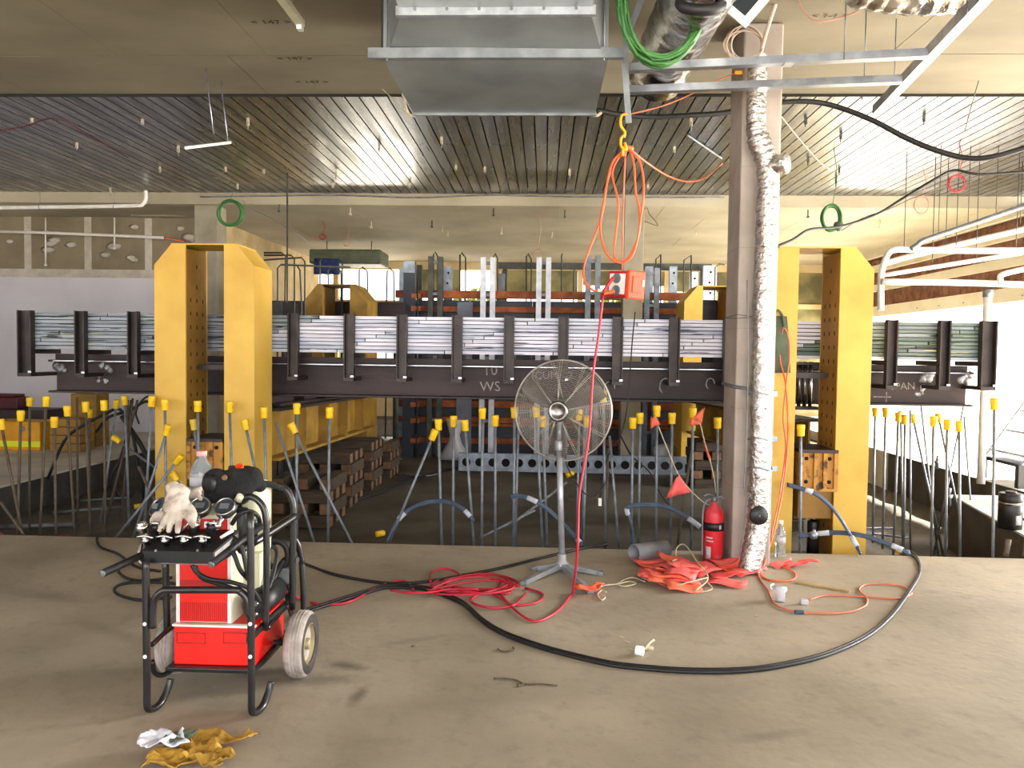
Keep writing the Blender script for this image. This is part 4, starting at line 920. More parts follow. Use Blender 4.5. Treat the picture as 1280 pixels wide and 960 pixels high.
for i in range(15):
    c = P(828, 0, 4.95); rx = .25 + random.uniform(-.035, .03); rz = .37 + random.uniform(-.05, .02)
    MB().tube([c + Vector((rx * math.cos(a * .3927), random.uniform(-.03, .03) - .04 * math.sin(a * .39), rz * math.sin(a * .3927) * (1 if math.sin(a * .3927) < 0 else .55))) for a in range(16)], .0105, 5, 2, closed=True).build('strand', 'green_cable', t)
t = thing('hanger_strap', P(781, 150, 5.25), 'bent galvanised hanger strap holding the yellow hooks and orange lead', 'strap')
q = PT([(804, -6), (783, 47), (781, 80), (786, 154)], 5.25); b = MB()
for i in range(3): d = (q[i + 1] - q[i]).normalized(); s_ = Vector((d.z, 0, -d.x)) * .02; b.prism([q[i] - s_, q[i] + s_, q[i + 1] + s_, q[i + 1] - s_], (0, .003, 0))
b.add([q[0] - Vector((.02, 0, 0)), q[0] + Vector((.02, 0, 0)), Vector((q[0].x + .05, 5.25, 4.186)), Vector((q[0].x + .01, 5.25, 4.186))], [(0, 1, 2, 3)]); b.build('strap', 'galv_dull', t)
t = thing('safety_hook', P(779, 192, 5.24), 'yellow plastic hook chain hanging from the bent strap', 'hook')
for pts in ([(784, 142), (777, 145), (776, 157), (781, 165), (780, 172)], [(781, 168), (776, 174), (777, 184), (783, 187), (781, 178)], [(779, 183), (778, 195)]): MB().tube(PT(pts, 5.24), .009, 7, 5).build('link', 'hook_yellow', t)
# ---------- orange extension lead with its socket box
SY = 5.3
def zq(l, s=3.69, ox=720, oy=140): return [(ox + x / s, oy + y / s) for x, y in l]
t = thing('extension_lead', P(780, 190, SY), 'orange extension lead hung in long loops from the yellow hooks', 'cable')
loops = [[(225, 172), (165, 240), (130, 400), (112, 540), (140, 650), (205, 695), (265, 650), (300, 480), (312, 330), (290, 220), (240, 170)], [(215, 180), (168, 280), (195, 420), (185, 550), (175, 650), (200, 693), (230, 690)], [(250, 175), (268, 250), (275, 370), (292, 450), (290, 560), (250, 660), (210, 697)], [(215, 178), (150, 300), (118, 480), (45, 680), (38, 770), (75, 820), (112, 826)]]
for i, l in enumerate(loops): MB().tube(PT(zq(l), SY + .012 * i), .0075, 7, 6).build('loop', 'orange_cable', t)
MB().tube(PT(zq([(228, 185), (219, 400), (213, 735)]), SY + .03), .006, 6, 4).build('hanging_cord', 'salmon_cable', t)
MB().tube([P(779, 196, SY - .0), P(781, 186, SY), P(790, 186, SY + .03)], .02, 8, 4).build('wrap', 'orange_cable', t)
b = MB(); b.tube(PT(zq([(100, 822), (130, 826)]), SY + .036), .012, 8); b.build('plug', 'tube_white', t)
cable('orange_cable', PT([(788, 187, 5.3), (812, 206, 5.5), (837, 221, 5.8), (860, 227, 6.0), (882, 222, 6.3), (903, 204, 6.6)]), .007, 'salmon_cable', 'salmon cable sagging from the yellow hooks towards the concrete column')
c = P(781, 356, SY + .05); h = .175; wv = .165
t = thing('socket_box', c - Vector((0, 0, h / 2)), 'orange power socket box hanging on the lead before the girder', 'socket box')
M = Matrix.Translation(c) @ Matrix.Rotation(R(-46), 4, 'Z') @ Matrix.Rotation(R(4), 4, 'Y')
b = MB(); b.bbox((-wv / 2, -wv / 2, -h / 2), (wv / 2, wv / 2, h / 2), .01, M); b.build('body', 'red_plastic', t)
b = MB(); b.bbox((-wv / 2 + .02, -wv / 2 - .006, -h / 2 + .02), (wv / 2 - .012, -wv / 2 + .004, h / 2 - .018), .003, M); fp = b.build('face_plate', 'white_paint', t)
for z in (.038, -.042):
    b = MB(); b.lathe([(.034, 0), (.034, .008), (.027, .009), (.027, .003)], (.004, -wv / 2 - .005, z), (0, -1, 0), 18).sub(M); b.build('socket', 'galv_dull', fp)
b = MB(); b.bbox((wv / 2 - .004, -wv / 2 - .004, -h / 2 - .008), (wv / 2 + .022, wv / 2 + .006, h / 2 + .008), .012, M); lid = b.build('lid', 'orange_plastic', t)
b = MB(); b.bbox((wv / 2 + .02, -wv / 2 + .035, -h / 2 + .035), (wv / 2 + .027, wv / 2 - .04, h / 2 - .03), .003, M); b.build('lid_panel', 'orange_plastic', lid)
b = MB(); b.bbox((wv / 2 + .02, wv / 2 - .028, -.006), (wv / 2 + .03, wv / 2 - .012, .035), .003, M); b.build('catch', 'tube_white', lid)
b = MB(); b.tube(PT([(767, 347), (760, 356), (754, 366)], SY - .08), .012, 7, 3); b.build('red_plug', 'red_plastic', t); b = MB(); b.tube(PT([(768, 364), (760, 366), (755, 367)], SY - .08), .012, 7, 3); b.build('orange_plug', 'orange_cable', t)
b = MB(); b.tube([c + Vector((-.02, 0, h / 2 - .01)), P(778, 330, SY + .03)], .005, 6); b.build('suspension_cord', 'salmon_cable', t)
# red lead from the box down to the floor and into its pile
t = thing('red_lead', G(640, 740, 0), 'long red cable hanging from the socket box into a tangled pile on the floor', 'cable')
def zr(l): return [(360 + x / 3.2, 660 + y / 3.2) for x, y in l]
def GT(l, z=.008): return [G(u, v, z) for u, v in l]
rr_ = .0085
MB().tube([P(754, 368, SY - .07), P(748, 420, SY - .05), P(741, 470, SY - .03), P(736, 545, SY - .05), P(724, 620, SY - .1), P(722, 684, SY - .2), G(716, 740, .03)] + GT(zr([(1130, 270), (1080, 330), (1010, 370), (960, 365), (900, 320), (860, 275), (842, 235), (870, 207), (898, 225), (880, 262), (800, 255), (730, 290), (800, 318), (900, 310), (950, 262)]), .012), rr_, 7, 6).build('cable', 'red_cable', t)
pile = [[(950, 240), (1020, 265), (990, 300), (900, 308), (860, 285), (780, 250), (700, 262), (620, 258), (570, 240), (600, 210), (700, 190), (800, 182), (900, 205), (915, 230), (820, 243), (700, 240), (620, 225), (640, 205), (740, 190)],
 [(570, 215), (572, 180), (620, 163), (665, 172), (695, 195)], [(560, 245), (590, 262), (690, 268), (790, 258), (880, 225), (860, 195), (760, 184), (650, 205), (600, 235), (640, 255), (760, 247)], [(930, 235), (850, 212), (740, 215), (640, 232), (560, 250)],
 [(20, 270), (60, 285), (110, 302), (170, 306), (230, 300), (280, 280), (340, 245), (420, 215), (475, 215), (510, 258)], [(410, 250), (480, 258), (560, 258), (650, 245), (760, 245)], [(580, 240), (650, 212), (760, 195), (860, 210), (900, 240), (800, 262), (690, 250)]]
for i, l in enumerate(pile): MB().tube(([P(356, 728, 4.08), P(360, 742, 4.12)] if i == 4 else []) + GT(zr(l[1:] if i == 4 else l), .009 + .006 * i if i != 4 else .009), rr_, 6, 5).build('loop', 'red_cable', t)
# ---------- suspended framing studs
z = 3.55
t = thing('ceiling_framing', (2.0, 5.3, z), 'galvanised ceiling furring frame hung right of the fat silver duct', 'framing')
def stud(a, c, name='stud', w_=.032, h=.05):
    a, c = Vector(a), Vector(c); d = (c - a).normalized(); s_ = Vector((0, 0, 1)).cross(d).normalized() * w_; u_ = Vector((0, 0, h)); e = .003
    b = MB()
    b.prism([a - s_, a + s_, a + s_ + u_, a + s_ - s_ * .12 + u_, a + s_ * .88 + Vector((0, 0, e)), a - s_ * .88 + Vector((0, 0, e)), a - s_ * .88 + u_, a - s_ + u_], c - a)
    b.build(name, 'galv_stud', t)
s1a, s1b = G(787, 90, z), G(1158, 72, z); s2a, s2b = G(787, 117, z), G(1126, 104, z)
mca, mcb = G(1262, -30, z + .02), G(1096, 143, z + .02)
stud(s1a, s1b); stud(s2a, s2b); stud(mca, mcb, 'main_channel', .034, .07)
for (x, y) in ((G(1080, 105, z).x, G(1080, 105, z).y), (mcb.x, mcb.y - .3), (mca.x, mca.y + .4), (s1b.x - .5, s1b.y + .03)): MB().cyl((x, y, z), (x, y, 4.186), .0045, 6).build('hanger_rod', 'galv_dull', t)
for q in (s1a * .45 + s1b * .55, s2a * .5 + s2b * .5): MB().box((q.x - .03, q.y - .04, z - .004), (q.x + .03, q.y + .04, z)).build('clip', 'steel_bright', t)
# ---------- duct on the column
DY = 6.045
t = thing('riser_duct', G(936, 703, 0), 'silver foil insulated riser duct with a side stub, fixed to the concrete column', 'duct')
pts = [P(947, 84, DY), P(945, 150, DY), P(946, 168, DY), P(955, 193, DY), P(960, 215, DY), P(958, 300, DY), P(954, 400, DY), P(951, 520, DY), P(949, 600, DY), P(948, 645, DY - .01), P(944, 675, DY - .04), P(936, 702, DY - .08)]
pts[-1].z = .0
q = cr(pts, 10); rd = []
for i, p in enumerate(q):
    base_ = .072 if p.z > 3.3 else .084
    rd.append(base_ * (1 + .035 * math.sin(i * 2.1) + .03 * random.uniform(-1, 1)))
MB().tube(q, .08, 22, rr=rd).build('pipe', 'foil', t)
b = MB(); c = P(960, 208, DY); d = Vector((.8, -.6, .05)).normalized(); b.lathe([(.075, -.02), (.078, .03), (.075, .1), (.08, .14), (.07, .15), (.01, .155)], c, d, 18); b.build('side_stub', 'foil', t)
b = MB(); c = P(948, 84, DY); b.lathe([(.05, -.06), (.05, .07), (.047, .072)], c + Vector((0, -.05, .01)), (-.25, -.9, .1), 16); b.build('pipe_end', 'tube_white', t)
c = P(948, 644, DY - .09); b = MB(); b.lathe([(.07, 0), (.074, .008), (.07, .02), (.01, .022)], c, (.12, -1, .02), 20); cp = b.build('end_cap', 'black_plastic', t)
MB().cyl(c + Vector((0, -.02, 0)), c + Vector((.003, -.028, 0)), .008, 8).build('cap_screw', 'chrome_dull', cp)
for v in (492, 548, 585):
    c = P(950, v, DY); b = MB(); b.tube([c + Vector((.09 * math.cos(a * .5236), .09 * math.sin(a * .5236), .012 * math.sin(a))) for a in range(12)], .006, 5, 2, closed=True); b.box((c.x + .085, c.y - .02, c.z - .02), (c.x + .125, c.y - .005, c.z + .02)); b.build('clamp', 'galv', t)
b = MB(); b.tube(PT([(934, 350), (935, 450), (933, 560), (930, 610), (938, 618), (933, 628), (930, 660), (925, 690), (928, 702)], DY - .07), .0045, 5, 4); tag(b.build('grey_wire', 'galv_dull'), 'thin grey wire running down between column and silver riser duct', 'wire')
# ---------- coils, cables and fittings under the near ceiling
t = thing('cable_coil', P(930, 72, 5.95), 'coil of pale pinkish cable hanging at the head of the concrete column', 'cable')
for i in range(8):
    c = P(931, 56, 5.9 + .012 * i); MB().tube([c + Vector(((.13 + .02 * math.sin(i * 2.2)) * math.cos(a * .5236) + .012 * math.sin(i * 4), 0, (.12 + .02 * math.cos(i * 3)) * math.sin(a * .5236))) for a in range(12)], .0055, 5, 2, closed=True).build('strand', 'white_cable', t)
MB().tube(PT([(952, 62), (958, 40), (966, 15), (974, -8)], 5.85), .014, 6, 4).build('cable_tail', 'white_cable', t)
t = thing('speaker_plate', P(928, 0, 5.4), 'white square plate with dark opening hung askew at the top of the picture', 'plate')
c = P(930, 0, 5.4); M = Matrix.Translation(c) @ Matrix.Rotation(R(40), 4, 'Y'); b = MB(); b.box((-.13, 0, -.13), (.13, .012, -.075), M); b.box((-.13, 0, .075), (.13, .012, .13), M); b.box((-.13, 0, -.075), (-.075, .012, .075), M); b.box((.075, 0, -.075), (.13, .012, .075), M); b.build('frame', 'tube_white', t)
b = MB(); b.box((-.075, .004, -.075), (.075, .01, .075), M); b.build('opening', 'glass_dark', t)
b = MB(); b.cyl(c + Vector((0, .006, .15)), Vector((c.x, c.y + .006, 4.186)), .004, 6); b.build('wire', 'galv_dull', t)
flex([P(1070, -14, 4.9), P(1120, -6, 4.95), P(1170, -4, 5.0), P(1215, -10, 5.0), P(1250, -40, 4.8)], .105, 'flexible_duct', 'foil_crumple', 'crumpled silver flexible duct at the top edge right of the column', 8, .05)
cable('pink_cable', PT([(998, 2, 5.8), (1010, 20, 5.8), (1025, 27, 5.8), (1050, 22, 5.8), (1075, 12, 5.7), (1090, -4, 5.6)]), .005, 'pink_cable', 'pinkish cable looping along the ceiling under the right silver duct')
cable('black_hose', PT([(742, 137, 6.9), (775, 143, 7.0), (815, 146, 7.1), (860, 144, 7.15), (905, 141, 7.2), (940, 132, 7.2), (975, 128, 7.2), (1012, 127, 7.2), (1045, 133, 7.2), (1090, 150, 7.1), (1130, 171, 7.0), (1165, 186, 6.9), (1205, 197, 6.8), (1240, 196, 6.7), (1290, 182, 6.6)]), .023, 'black_rubber', 'thick black hose sagging across under the steel deck', 'hose', 9)
cable('brown_cable', PT([(783, 144, 5.9), (830, 132, 6.0), (870, 115, 6.05), (905, 97, 6.1), (925, 90, 6.1)]), .005, 'salmon_cable', 'thin rusty orange cable from the strap to the head of the column')
b = MB(); b.bbox(tuple(P(923, 91, 6.08) - Vector((.03, .01, .015))), tuple(P(923, 91, 6.08) + Vector((.03, .01, .015))), .005); tag(b.build('cable_tag', 'hook_yellow'), 'small yellow tie on the rusty cable at the column head', 'tie')
cable('pink_wire', PT([(972, 140, 7.6), (1000, 175, 8.2), (1025, 203, 9), (1040, 213, 9.6)]), .006, 'pink_cable', 'thin pink wire slanting under the deck right of the riser duct', 'wire')
cable('steel_brace', [G(859, 169, 4.33), G(902, 198, 4.33)], .014, 'galv_dull', 'dark slanted steel brace under the deck left of the column', 'brace', sm=0)
# fluorescent batten, rods and stick
t = thing('light_batten', (-1.8, 5.0, 3.98), 'white fluorescent light batten without tube, hung at upper left', 'light')
MB().bbox((-1.84, 4.3, 4.0), (-1.78, 5.75, 4.05), .006).build('body', 'cream_paint', t); MB().bbox((-1.83, 5.7, 3.97), (-1.79, 5.76, 4.06), .004).build('end_holder', 'tube_white', t)
for y in (4.6, 5.55): MB().cyl((-1.81, y, 4.05), (-1.81, y, 4.186), .004, 6).build('hanger_wire', 'galv_dull', t)
t = thing('hanging_batten', P(262, 180, 7.2), 'pale bar hanging crooked from two thin rods under the deck at left', 'hanger')
r1, r2 = G(257, 86, 4.186), G(276, 102, 4.186)
MB().cyl(r1, P(267, 168, 7.1), .006, 6).build('rod', 'galv', t); MB().cyl(r2, P(285, 178, 7.4), .006, 6).build('rod', 'galv', t); MB().cyl(P(232, 185, 6.9), P(288, 178, 7.42), .014, 7).build('bar', 'tube_white', t)
# ---------- pipes and wires under the far slab
cable('drain_pipe', PT([(-30, 260), (0, 259.5), (90, 258.5), (168, 257), (178, 255), (182, 249), (182, 238)], 13.1), .034, 'pvc', 'white drain pipe with an elbow along the slab edge at upper left', 'pipe', 10, 5)
for i, u in enumerate((50, 143)):
    c = P(u, 259, 13.1); b = MB(); b.tube([c + Vector((0, .04 * math.cos(a * .785), .04 * math.sin(a * .785))) for a in range(8)], .006, 5, closed=True); b.cyl(c + Vector((0, 0, .04)), Vector((c.x, c.y, 4.352)), .005, 6); tag(b.build('pipe_hanger', 'galv_dull'), ('left', 'right')[i] + ' pipe hanger on the white drain pipe at upper left', 'hanger')
cable('conduit', PT([(-20, 289), (60, 291), (205, 297)], 14.6), .028, 'pvc', 'pale conduit running along the plasterboard wall at left', 'pipe', 8, 0)
cable('conduit_end', PT([(205, 297), (229, 302)], 14.6), .018, 'salmon_cable', 'thin salmon pipe continuing the conduit above the left frame', 'pipe', 8, 0)
for i, u in enumerate((57, 143)):
    b = MB(); b.cyl(P(u, 272, 14.8), P(u, 331 if i == 0 else 310, 14.8), .016, 7); b.cyl(P(u, 331 if i == 0 else 310, 14.8), P(u, 331 if i == 0 else 310, 14.99), .03, 8); tag(b.build('drop_pipe', 'pvc'), ('left', 'right')[i] + ' thin pipe dropping down the plasterboard wall', 'pipe')
def coil(u, v, Y, rx, rz, m, lab, n=6, r=.008, top=None):
    c = P(u, v, Y); t = thing('cable_coil', c - Vector((0, 0, rz)), lab, 'cable')
    for i in range(n): MB().tube([c + Vector((rx * (1 + .15 * math.sin(i * 2.7)) * math.cos(a * .5236) + .02 * math.sin(i * 3.1), .01 * i, rz * (1 + .1 * math.cos(i * 1.9)) * math.sin(a * .5236))) for a in range(12)], r, 5, 2, closed=True).build('strand', m, t)
    if top: MB().tube([c + Vector((0, 0, rz)), Vector((c.x + .05, c.y, c.z + rz + (top - c.z - rz) * .5)), Vector((c.x, c.y, top))], .005, 5, 3).build('tail', m, t)
coil(287, 266, 12.8, .2, .2, 'green_cable', 'coil of green cable hanging above the left yellow frame', 7, .011, 4.352)
coil(1040, 272, 10.5, .12, .16, 'green_cable', 'coil of green cable hanging above the right yellow frame', 8, .01, 4.352)
coil(1197, 229, 10.2, .1, .1, 'red_cable', 'small coil of red wire at upper right under the deck', 4, .005, 4.352)
coil(1152, 256, 11.5, .1, .12, 'pink_cable', 'loose loop of thin red wire left of the small red coil', 2, .005, 4.352)
coil(672, 318, 14.0, .07, .09, 'pink_cable', 'thin loop of wire above the right white pair of uprights', 2, .006, 4.155)
coil(433, 303, 15.5, .06, .07, 'pink_cable', 'small hook of wire under the far soffit left of centre', 2, .006, 4.155)
coil(403, 296, 15.2, .06, .05, 'red_cable', 'tiny red coil under the far soffit above the blue tarp', 3, .008, 4.155)
b = MB(); c = P(1048, 289, 10.5); b.lathe([(.02, 0), (.07, .08), (.05, .12)], c, (0, 0, 1), 8); tag(b.build('junction_cap', 'olive_bag'), 'small green fitting below the right green coil', 'fitting')
cable('black_cable', PT([(960, 312, 9.5), (990, 300, 9.6), (1012, 287, 9.8), (1050, 283, 10.2), (1095, 268, 10.4), (1130, 247, 10.3), (1165, 226, 10.1), (1192, 213, 10), (1225, 218, 9.9), (1290, 214, 9.8)]), .016, 'black_rubber', 'black cable sagging above the right yellow frame to the upper right')
cable('black_cable', PT([(1052, 288, 10.6), (1080, 272, 10.8), (1110, 262, 11), (1140, 248, 11.2), (1180, 236, 11.4), (1215, 225, 11.6)]), .007, 'rebar_rust', 'thin dark cable beside the sagging black one at upper right')
cable('grey_cable', PT([(250, 246, 13.45), (330, 245, 13.45), (420, 244, 13.45), (520, 247, 13.45), (610, 244, 13.45), (720, 246, 13.45), (905, 247, 13.45)]), .012, 'galv_dull', 'thin grey conduit along the far edge of the steel deck')
cable('red_wire', PT([(-10, 165, 8.6), (30, 158, 8.6), (70, 148, 8.4), (110, 168, 9.2), (160, 197, 10.6)]), .007, 'maroon', 'thin dark red wire under the deck at upper left', 'wire')
cable('loose_wire', PT([(303, 250, 13.4), (318, 262, 13.8), (340, 273, 13.8), (370, 292, 14.0), (385, 303, 14.2)]), .007, 'galv_dull', 'thin wire sagging from the left green coil to the far soffit', 'wire')
cable('loose_wire', PT([(780, 312, 13.6), (805, 262, 13.6), (812, 268, 13.6), (822, 282, 13.6), (800, 274, 13.6)]), .006, 'rebar_rust', 'thin kinked wire right of the orange loops under the far soffit', 'wire')
# white pipes at right
pm_ = [([(1101, 388), (1101, 352), (1103, 336), (1109, 319), (1117, 312), (1139, 312), (1200, 313), (1290, 313)], 10.6, .042, 'pvc', 'bent white pipe rising beside the right yellow frame and running right'),
 ([(1139, 311), (1147, 306), (1156, 300), (1200, 285), (1290, 254)], 10.4, .034, 'galv_dull', 'grey brown pipe rising to the right above the white pipes'),
 ([(1104, 344), (1190, 330), (1290, 314)], 10.9, .03, 'pvc', 'thin white pipe slanting up to the right below the bent pipe'),
 ([(1104, 330), (1150, 317), (1290, 284)], 11.1, .04, 'pvc', 'white pipe slanting up to the right above the straight one'),
 ([(1102, 352), (1190, 353), (1290, 356)], 10.5, .042, 'pvc', 'level white pipe lowest of the pipes at right')]
for pts, Y, r, m, lab in pm_: cable('drain_pipe', PT(pts, Y), r, m, lab, 'pipe', 10, 5)
c = P(1235, 362, 10.55); b = MB(); b.cyl(c, Vector((c.x, c.y, 0)), .05, 12); t = thing('down_pipe', (c.x, c.y, 0), 'pale vertical pipe from the level white pipe down to the right slab', 'pipe'); b.build('pipe', 'pvc', t)
b = MB(); b.cyl(c + Vector((0, 0, -.1)), c + Vector((0, 0, .0)), .062, 12); b.build('coupling', 'galv_dull', t, 'grey coupling at the head')
b = MB(); b.tube(PT([(1252, 356), (1250, 347), (1256, 342), (1290, 334)], 10.4), .035, 10, 4); tag(b.build('pipe_elbow', 'pvc'), 'white elbow pipe rising from the level pipe at the right edge', 'pipe')
hw_ = [(1130, 312, 10.6), (1195, 313, 10.6), (1270, 313, 10.6), (1173, 293, 10.4), (1210, 281, 10.4), (1245, 269, 10.4), (1165, 335, 10.9), (1220, 326, 10.9), (1275, 288, 11.1), (1182, 309, 11.1)]
for i, (u, v, Y) in enumerate(hw_):
    c = P(u, v, Y); top = 4.352
    if Y > 13: top = 4.16
    tag(MB().cyl(c, Vector((c.x, c.y, top)), .0055, 5).build('hanger_wire', 'post_dark'), ORD[sorted(hw_).index((u, v, Y))] + ' thin hanger wire from the left above the white pipes', 'wire', 'hanger wires of the right pipes')
cable('hanger_wire', PT([(1228, 86, 7.4), (1215, 130, 7.5), (1206, 164, 7.6)]), .005, 'post_dark', 'single dark wire hanging askew from the near ceiling edge at right', 'wire')
# small clips below the deck and far soffit
cl = sorted([(40, 152), (178, 153), (96, 182), (310, 152), (282, 212), (474, 185), (297, 233), (512, 232), (606, 212), (864, 152), (843, 187), (200, 212), (138, 238), (223, 186), (552, 175), (330, 215), (420, 215), (416, 232), (570, 210), (712, 215), (810, 234), (1007, 153), (1051, 170), (1010, 200), (1045, 225), (1078, 112), (1133, 118), (1155, 148), (1049, 214)])
for i, (u, v) in enumerate(cl):
    c = G(u, v, 4.31); s_ = .016; ln = .05 + .05 * ((i * 7) % 3) / 2
    t = thing('hanger_clip', c, ORD[i] + ' small hanger clip from the left under the steel deck', 'clip', 'hanger clips under the steel deck')
    MB().box((c.x - s_, c.y - .004, c.z - ln * .5), (c.x + s_, c.y + .004, 4.353)).build('tab', 'rope' if u < 900 else 'post_dark', t); MB().cyl((c.x, c.y, c.z - ln), (c.x, c.y, c.z), .007, 6).build('rod_end', 'galv_dull' if u < 900 else 'post_dark', t)
c2 = sorted([(349, 258), (438, 262), (464, 279), (540, 278), (553, 284), (617, 263), (627, 287), (706, 265), (930, 262), (1010, 265), (1100, 278), (870, 290), (560, 290), (690, 292)])
for i, (u, v) in enumerate(c2):
    c = G(u, v, 4.12); b = MB(); b.cyl((c.x, c.y, c.z - .08), (c.x, c.y, 4.156), .012, 6); b.box((c.x - .02, c.y - .02, c.z - .1), (c.x + .02, c.y + .02, c.z - .07))
    tag(b.build('anchor_stub', 'rope' if i % 3 else 'post_dark'), ORD[i] + ' short anchor stub from the left under the far soffit', 'anchor', 'anchor stubs under the far soffit')
# ================================================================ foreground objects
def remesh(mb, name, m, parent, voxel=.006, smooth=4):
    me = bpy.data.meshes.new('r'); me.from_pydata([tuple(p) for p in mb.v], [], mb.f)
    bm = bmesh.new(); bm.from_mesh(me); bmesh.ops.recalc_face_normals(bm, faces=bm.faces); bm.to_mesh(me); bm.free()
    o = bpy.data.objects.new('r', me); COL.objects.link(o)
    a = o.modifiers.new('a', 'REMESH'); a.mode = 'VOXEL'; a.voxel_size = voxel
    s = o.modifiers.new('s', 'SMOOTH'); s.iterations = smooth; s.factor = .5
    bpy.context.view_layer.update()
    r = bpy.data.meshes.new_from_object(o.evaluated_get(bpy.context.evaluated_depsgraph_get()))
    bpy.data.objects.remove(o); bpy.data.meshes.remove(me)
    b = MB(); b.add([v.co.copy() for v in r.vertices], [list(p.vertices) for p in r.polygons], True); bpy.data.meshes.remove(r)
    return b.build(name, m, parent, fix=False)
# ---------- pedestal fan
fb = G(702, 714, 0)
t = thing('pedestal_fan', fb, 'tall grey pedestal fan with a wire cage, standing before the starter bars', 'fan')
hubc = P(703, 513, fb.y); n_ = Vector((-.30, -.953, 0)).normalized(); px_ = Vector((0, 0, 1)).cross(n_).normalized(); pz_ = Vector((0, 0, 1))
# legs of the base
for i, (u, v) in enumerate(((654, 729), (750, 717), (738, 739), (668, 711))):
    e = G(u, v, .012); d = (e - fb); d.z = 0; d.normalize(); s_ = Vector((-d.y, d.x, 0))
    b = MB(); b.add([fb + Vector((0, 0, .07)) + s_ * .022, fb + Vector((0, 0, .07)) - s_ * .022, fb + Vector((0, 0, .03)) - s_ * .022, fb + Vector((0, 0, .03)) + s_ * .022, Vector((e.x, e.y, .03)) + s_ * .016, Vector((e.x, e.y, .03)) - s_ * .016, Vector((e.x, e.y, .0)) - s_ * .016, Vector((e.x, e.y, .0)) + s_ * .016], [(0, 1, 5, 4), (1, 2, 6, 5), (2, 3, 7, 6), (3, 0, 4, 7), (4, 5, 6, 7)])
    lg = b.build('leg', 'fan_stand', t); b = MB(); b.bbox((e.x - .025, e.y - .025, 0), (e.x + .025, e.y + .025, .03), .006); b.build('foot', 'galv_dull', lg)
b = MB(); b.lathe([(.06, .03), (.055, .07), (.034, .085), (.034, .13), (.026, .135)], fb, n=18); b.build('base_hub', 'fan_stand', t)
pt_ = P(699, 560, fb.y); b = MB(); b.cyl(fb + Vector((0, 0, .13)), Vector((pt_.x, fb.y, pt_.z)), .0235, 14); b.build('pole', 'fan_stand', t)
b = MB(); b.lathe([(.032, 0), (.034, .01), (.034, .07), (.028, .08)], (pt_.x, fb.y, pt_.z - .02), n=14); b.cyl((pt_.x + .03, fb.y, pt_.z + .02), (pt_.x + .07, fb.y, pt_.z + .02), .012, 8); b.build('collar', 'fan_stand', t)
mc = hubc - n_ * .1; b = MB(); b.cyl((pt_.x, fb.y, pt_.z + .05), (pt_.x, fb.y, hubc.z - .1), .017, 10); b.tube([(pt_.x, fb.y, hubc.z - .12), (pt_.x + .01, fb.y + .02, hubc.z - .06), mc + Vector((0, 0, -.05))], .02, 8, 3); b.build('yoke', 'fan_stand', t)
b = MB(); b.lathe([(.03, -.2), (.07, -.19), (.085, -.15), (.085, -.05), (.075, -.03)], hubc, n_, 20); b.build('motor', 'fan_motor', t)
RG_ = .375
def dome(r, front): return (.1 if front else -.075) * (1 - (r / RG_) ** 2.4) + (.012 if front else -.012)
for front in (True, False):
    b = MB(); nr = 30 if front else 20
    for i in range(nr):
        r = .075 + (RG_ - .075) * i / (nr - 1)
        c = hubc + n_ * dome(r, front); b.tube([c + px_ * (r * math.cos(a * .13963)) + pz_ * (r * math.sin(a * .13963)) for a in range(45)], .0011, 4, closed=True)
    o = b.build('guard_wires', 'fan_guard', t, fix=False); o['kind'] = 'stuff'
    for k in range(9):
        an = k * 2 * math.pi / 9 + (.2 if front else .42)
        for da in (-.035, .035):
            MB().tube([hubc + n_ * dome(r, front) + px_ * (r * math.cos(an + da * (.4 + r))) + pz_ * (r * math.sin(an + da * (.4 + r))) for r in (.06, .14, .22, .3, RG_)], .0022, 5).build('guard_spoke', 'fan_guard', t)
b = MB(); b.tube([hubc + px_ * ((RG_ + .003) * math.cos(a * .1309)) + pz_ * ((RG_ + .003) * math.sin(a * .1309)) for a in range(48)], .008, 6, closed=True); b.build('guard_rim', 'fan_guard', t)
b = MB(); b.lathe([(.078, -.01), (.08, .0), (.074, .012), (.055, .014), (.05, .006), (.01, .008)], hubc + n_ * (dome(.06, True)), n_, 24); b.build('front_badge', 'chrome_dull', t)
b = MB(); b.lathe([(.05, -.02), (.05, .03), (.03, .04)], hubc, n_, 16); hb = b.build('blade_hub', 'fan_motor', t)
for k in range(3):
    an = k * 2.0944 + .5; g_ = []
    for i in range(6):
        r = .05 + .3 * i / 5; w_ = .03 + .035 * math.sin(i / 5 * 2.2); row = []
        for j in range(4):
            s_ = (j / 3 - .5) * 2 * w_; rd_ = px_ * math.cos(an) + pz_ * math.sin(an); td = -px_ * math.sin(an) + pz_ * math.cos(an)
            row.append(hubc + rd_ * r + td * s_ + n_ * (s_ * .55 + .01))
        g_.append(row)
    MB().sheet(g_, .002).build('blade', 'fan_blade', hb)
MB().tube([P(704, 560, fb.y + .02), P(712, 590, fb.y + .05), P(735, 620, fb.y + .2), P(752, 612, fb.y + .5), P(762, 590, fb.y + .6)], .005, 6, 4).build('power_cord', 'black_rubber', t)
cable('black_flex', PT([(794, 390, 7.3), (790, 430, 7.25), (785, 500, 7.2), (777, 540, 7.2), (760, 570, 7.1), (752, 610, 7.05), (750, 622, 7.05)]), .006, 'black_rubber', 'thin black flex hanging from the board stack past the fan')
b = MB(); c = P(750, 624, 7.05); b.bbox((c.x - .015, c.y - .015, c.z - .06), (c.x + .015, c.y + .015, c.z + .01), .004); tag(b.build('cord_plug', 'tube_white'), 'white plug hanging on the thin black flex by the fan', 'plug')
cable('black_flex', PT([(776, 545, 7.3), (790, 570, 7.4), (812, 590, 7.6), (825, 615, 7.8), (845, 640, 8.2), (880, 655, 9)]), .008, 'black_rubber', 'black flex drooping behind the capped bars right of the fan')
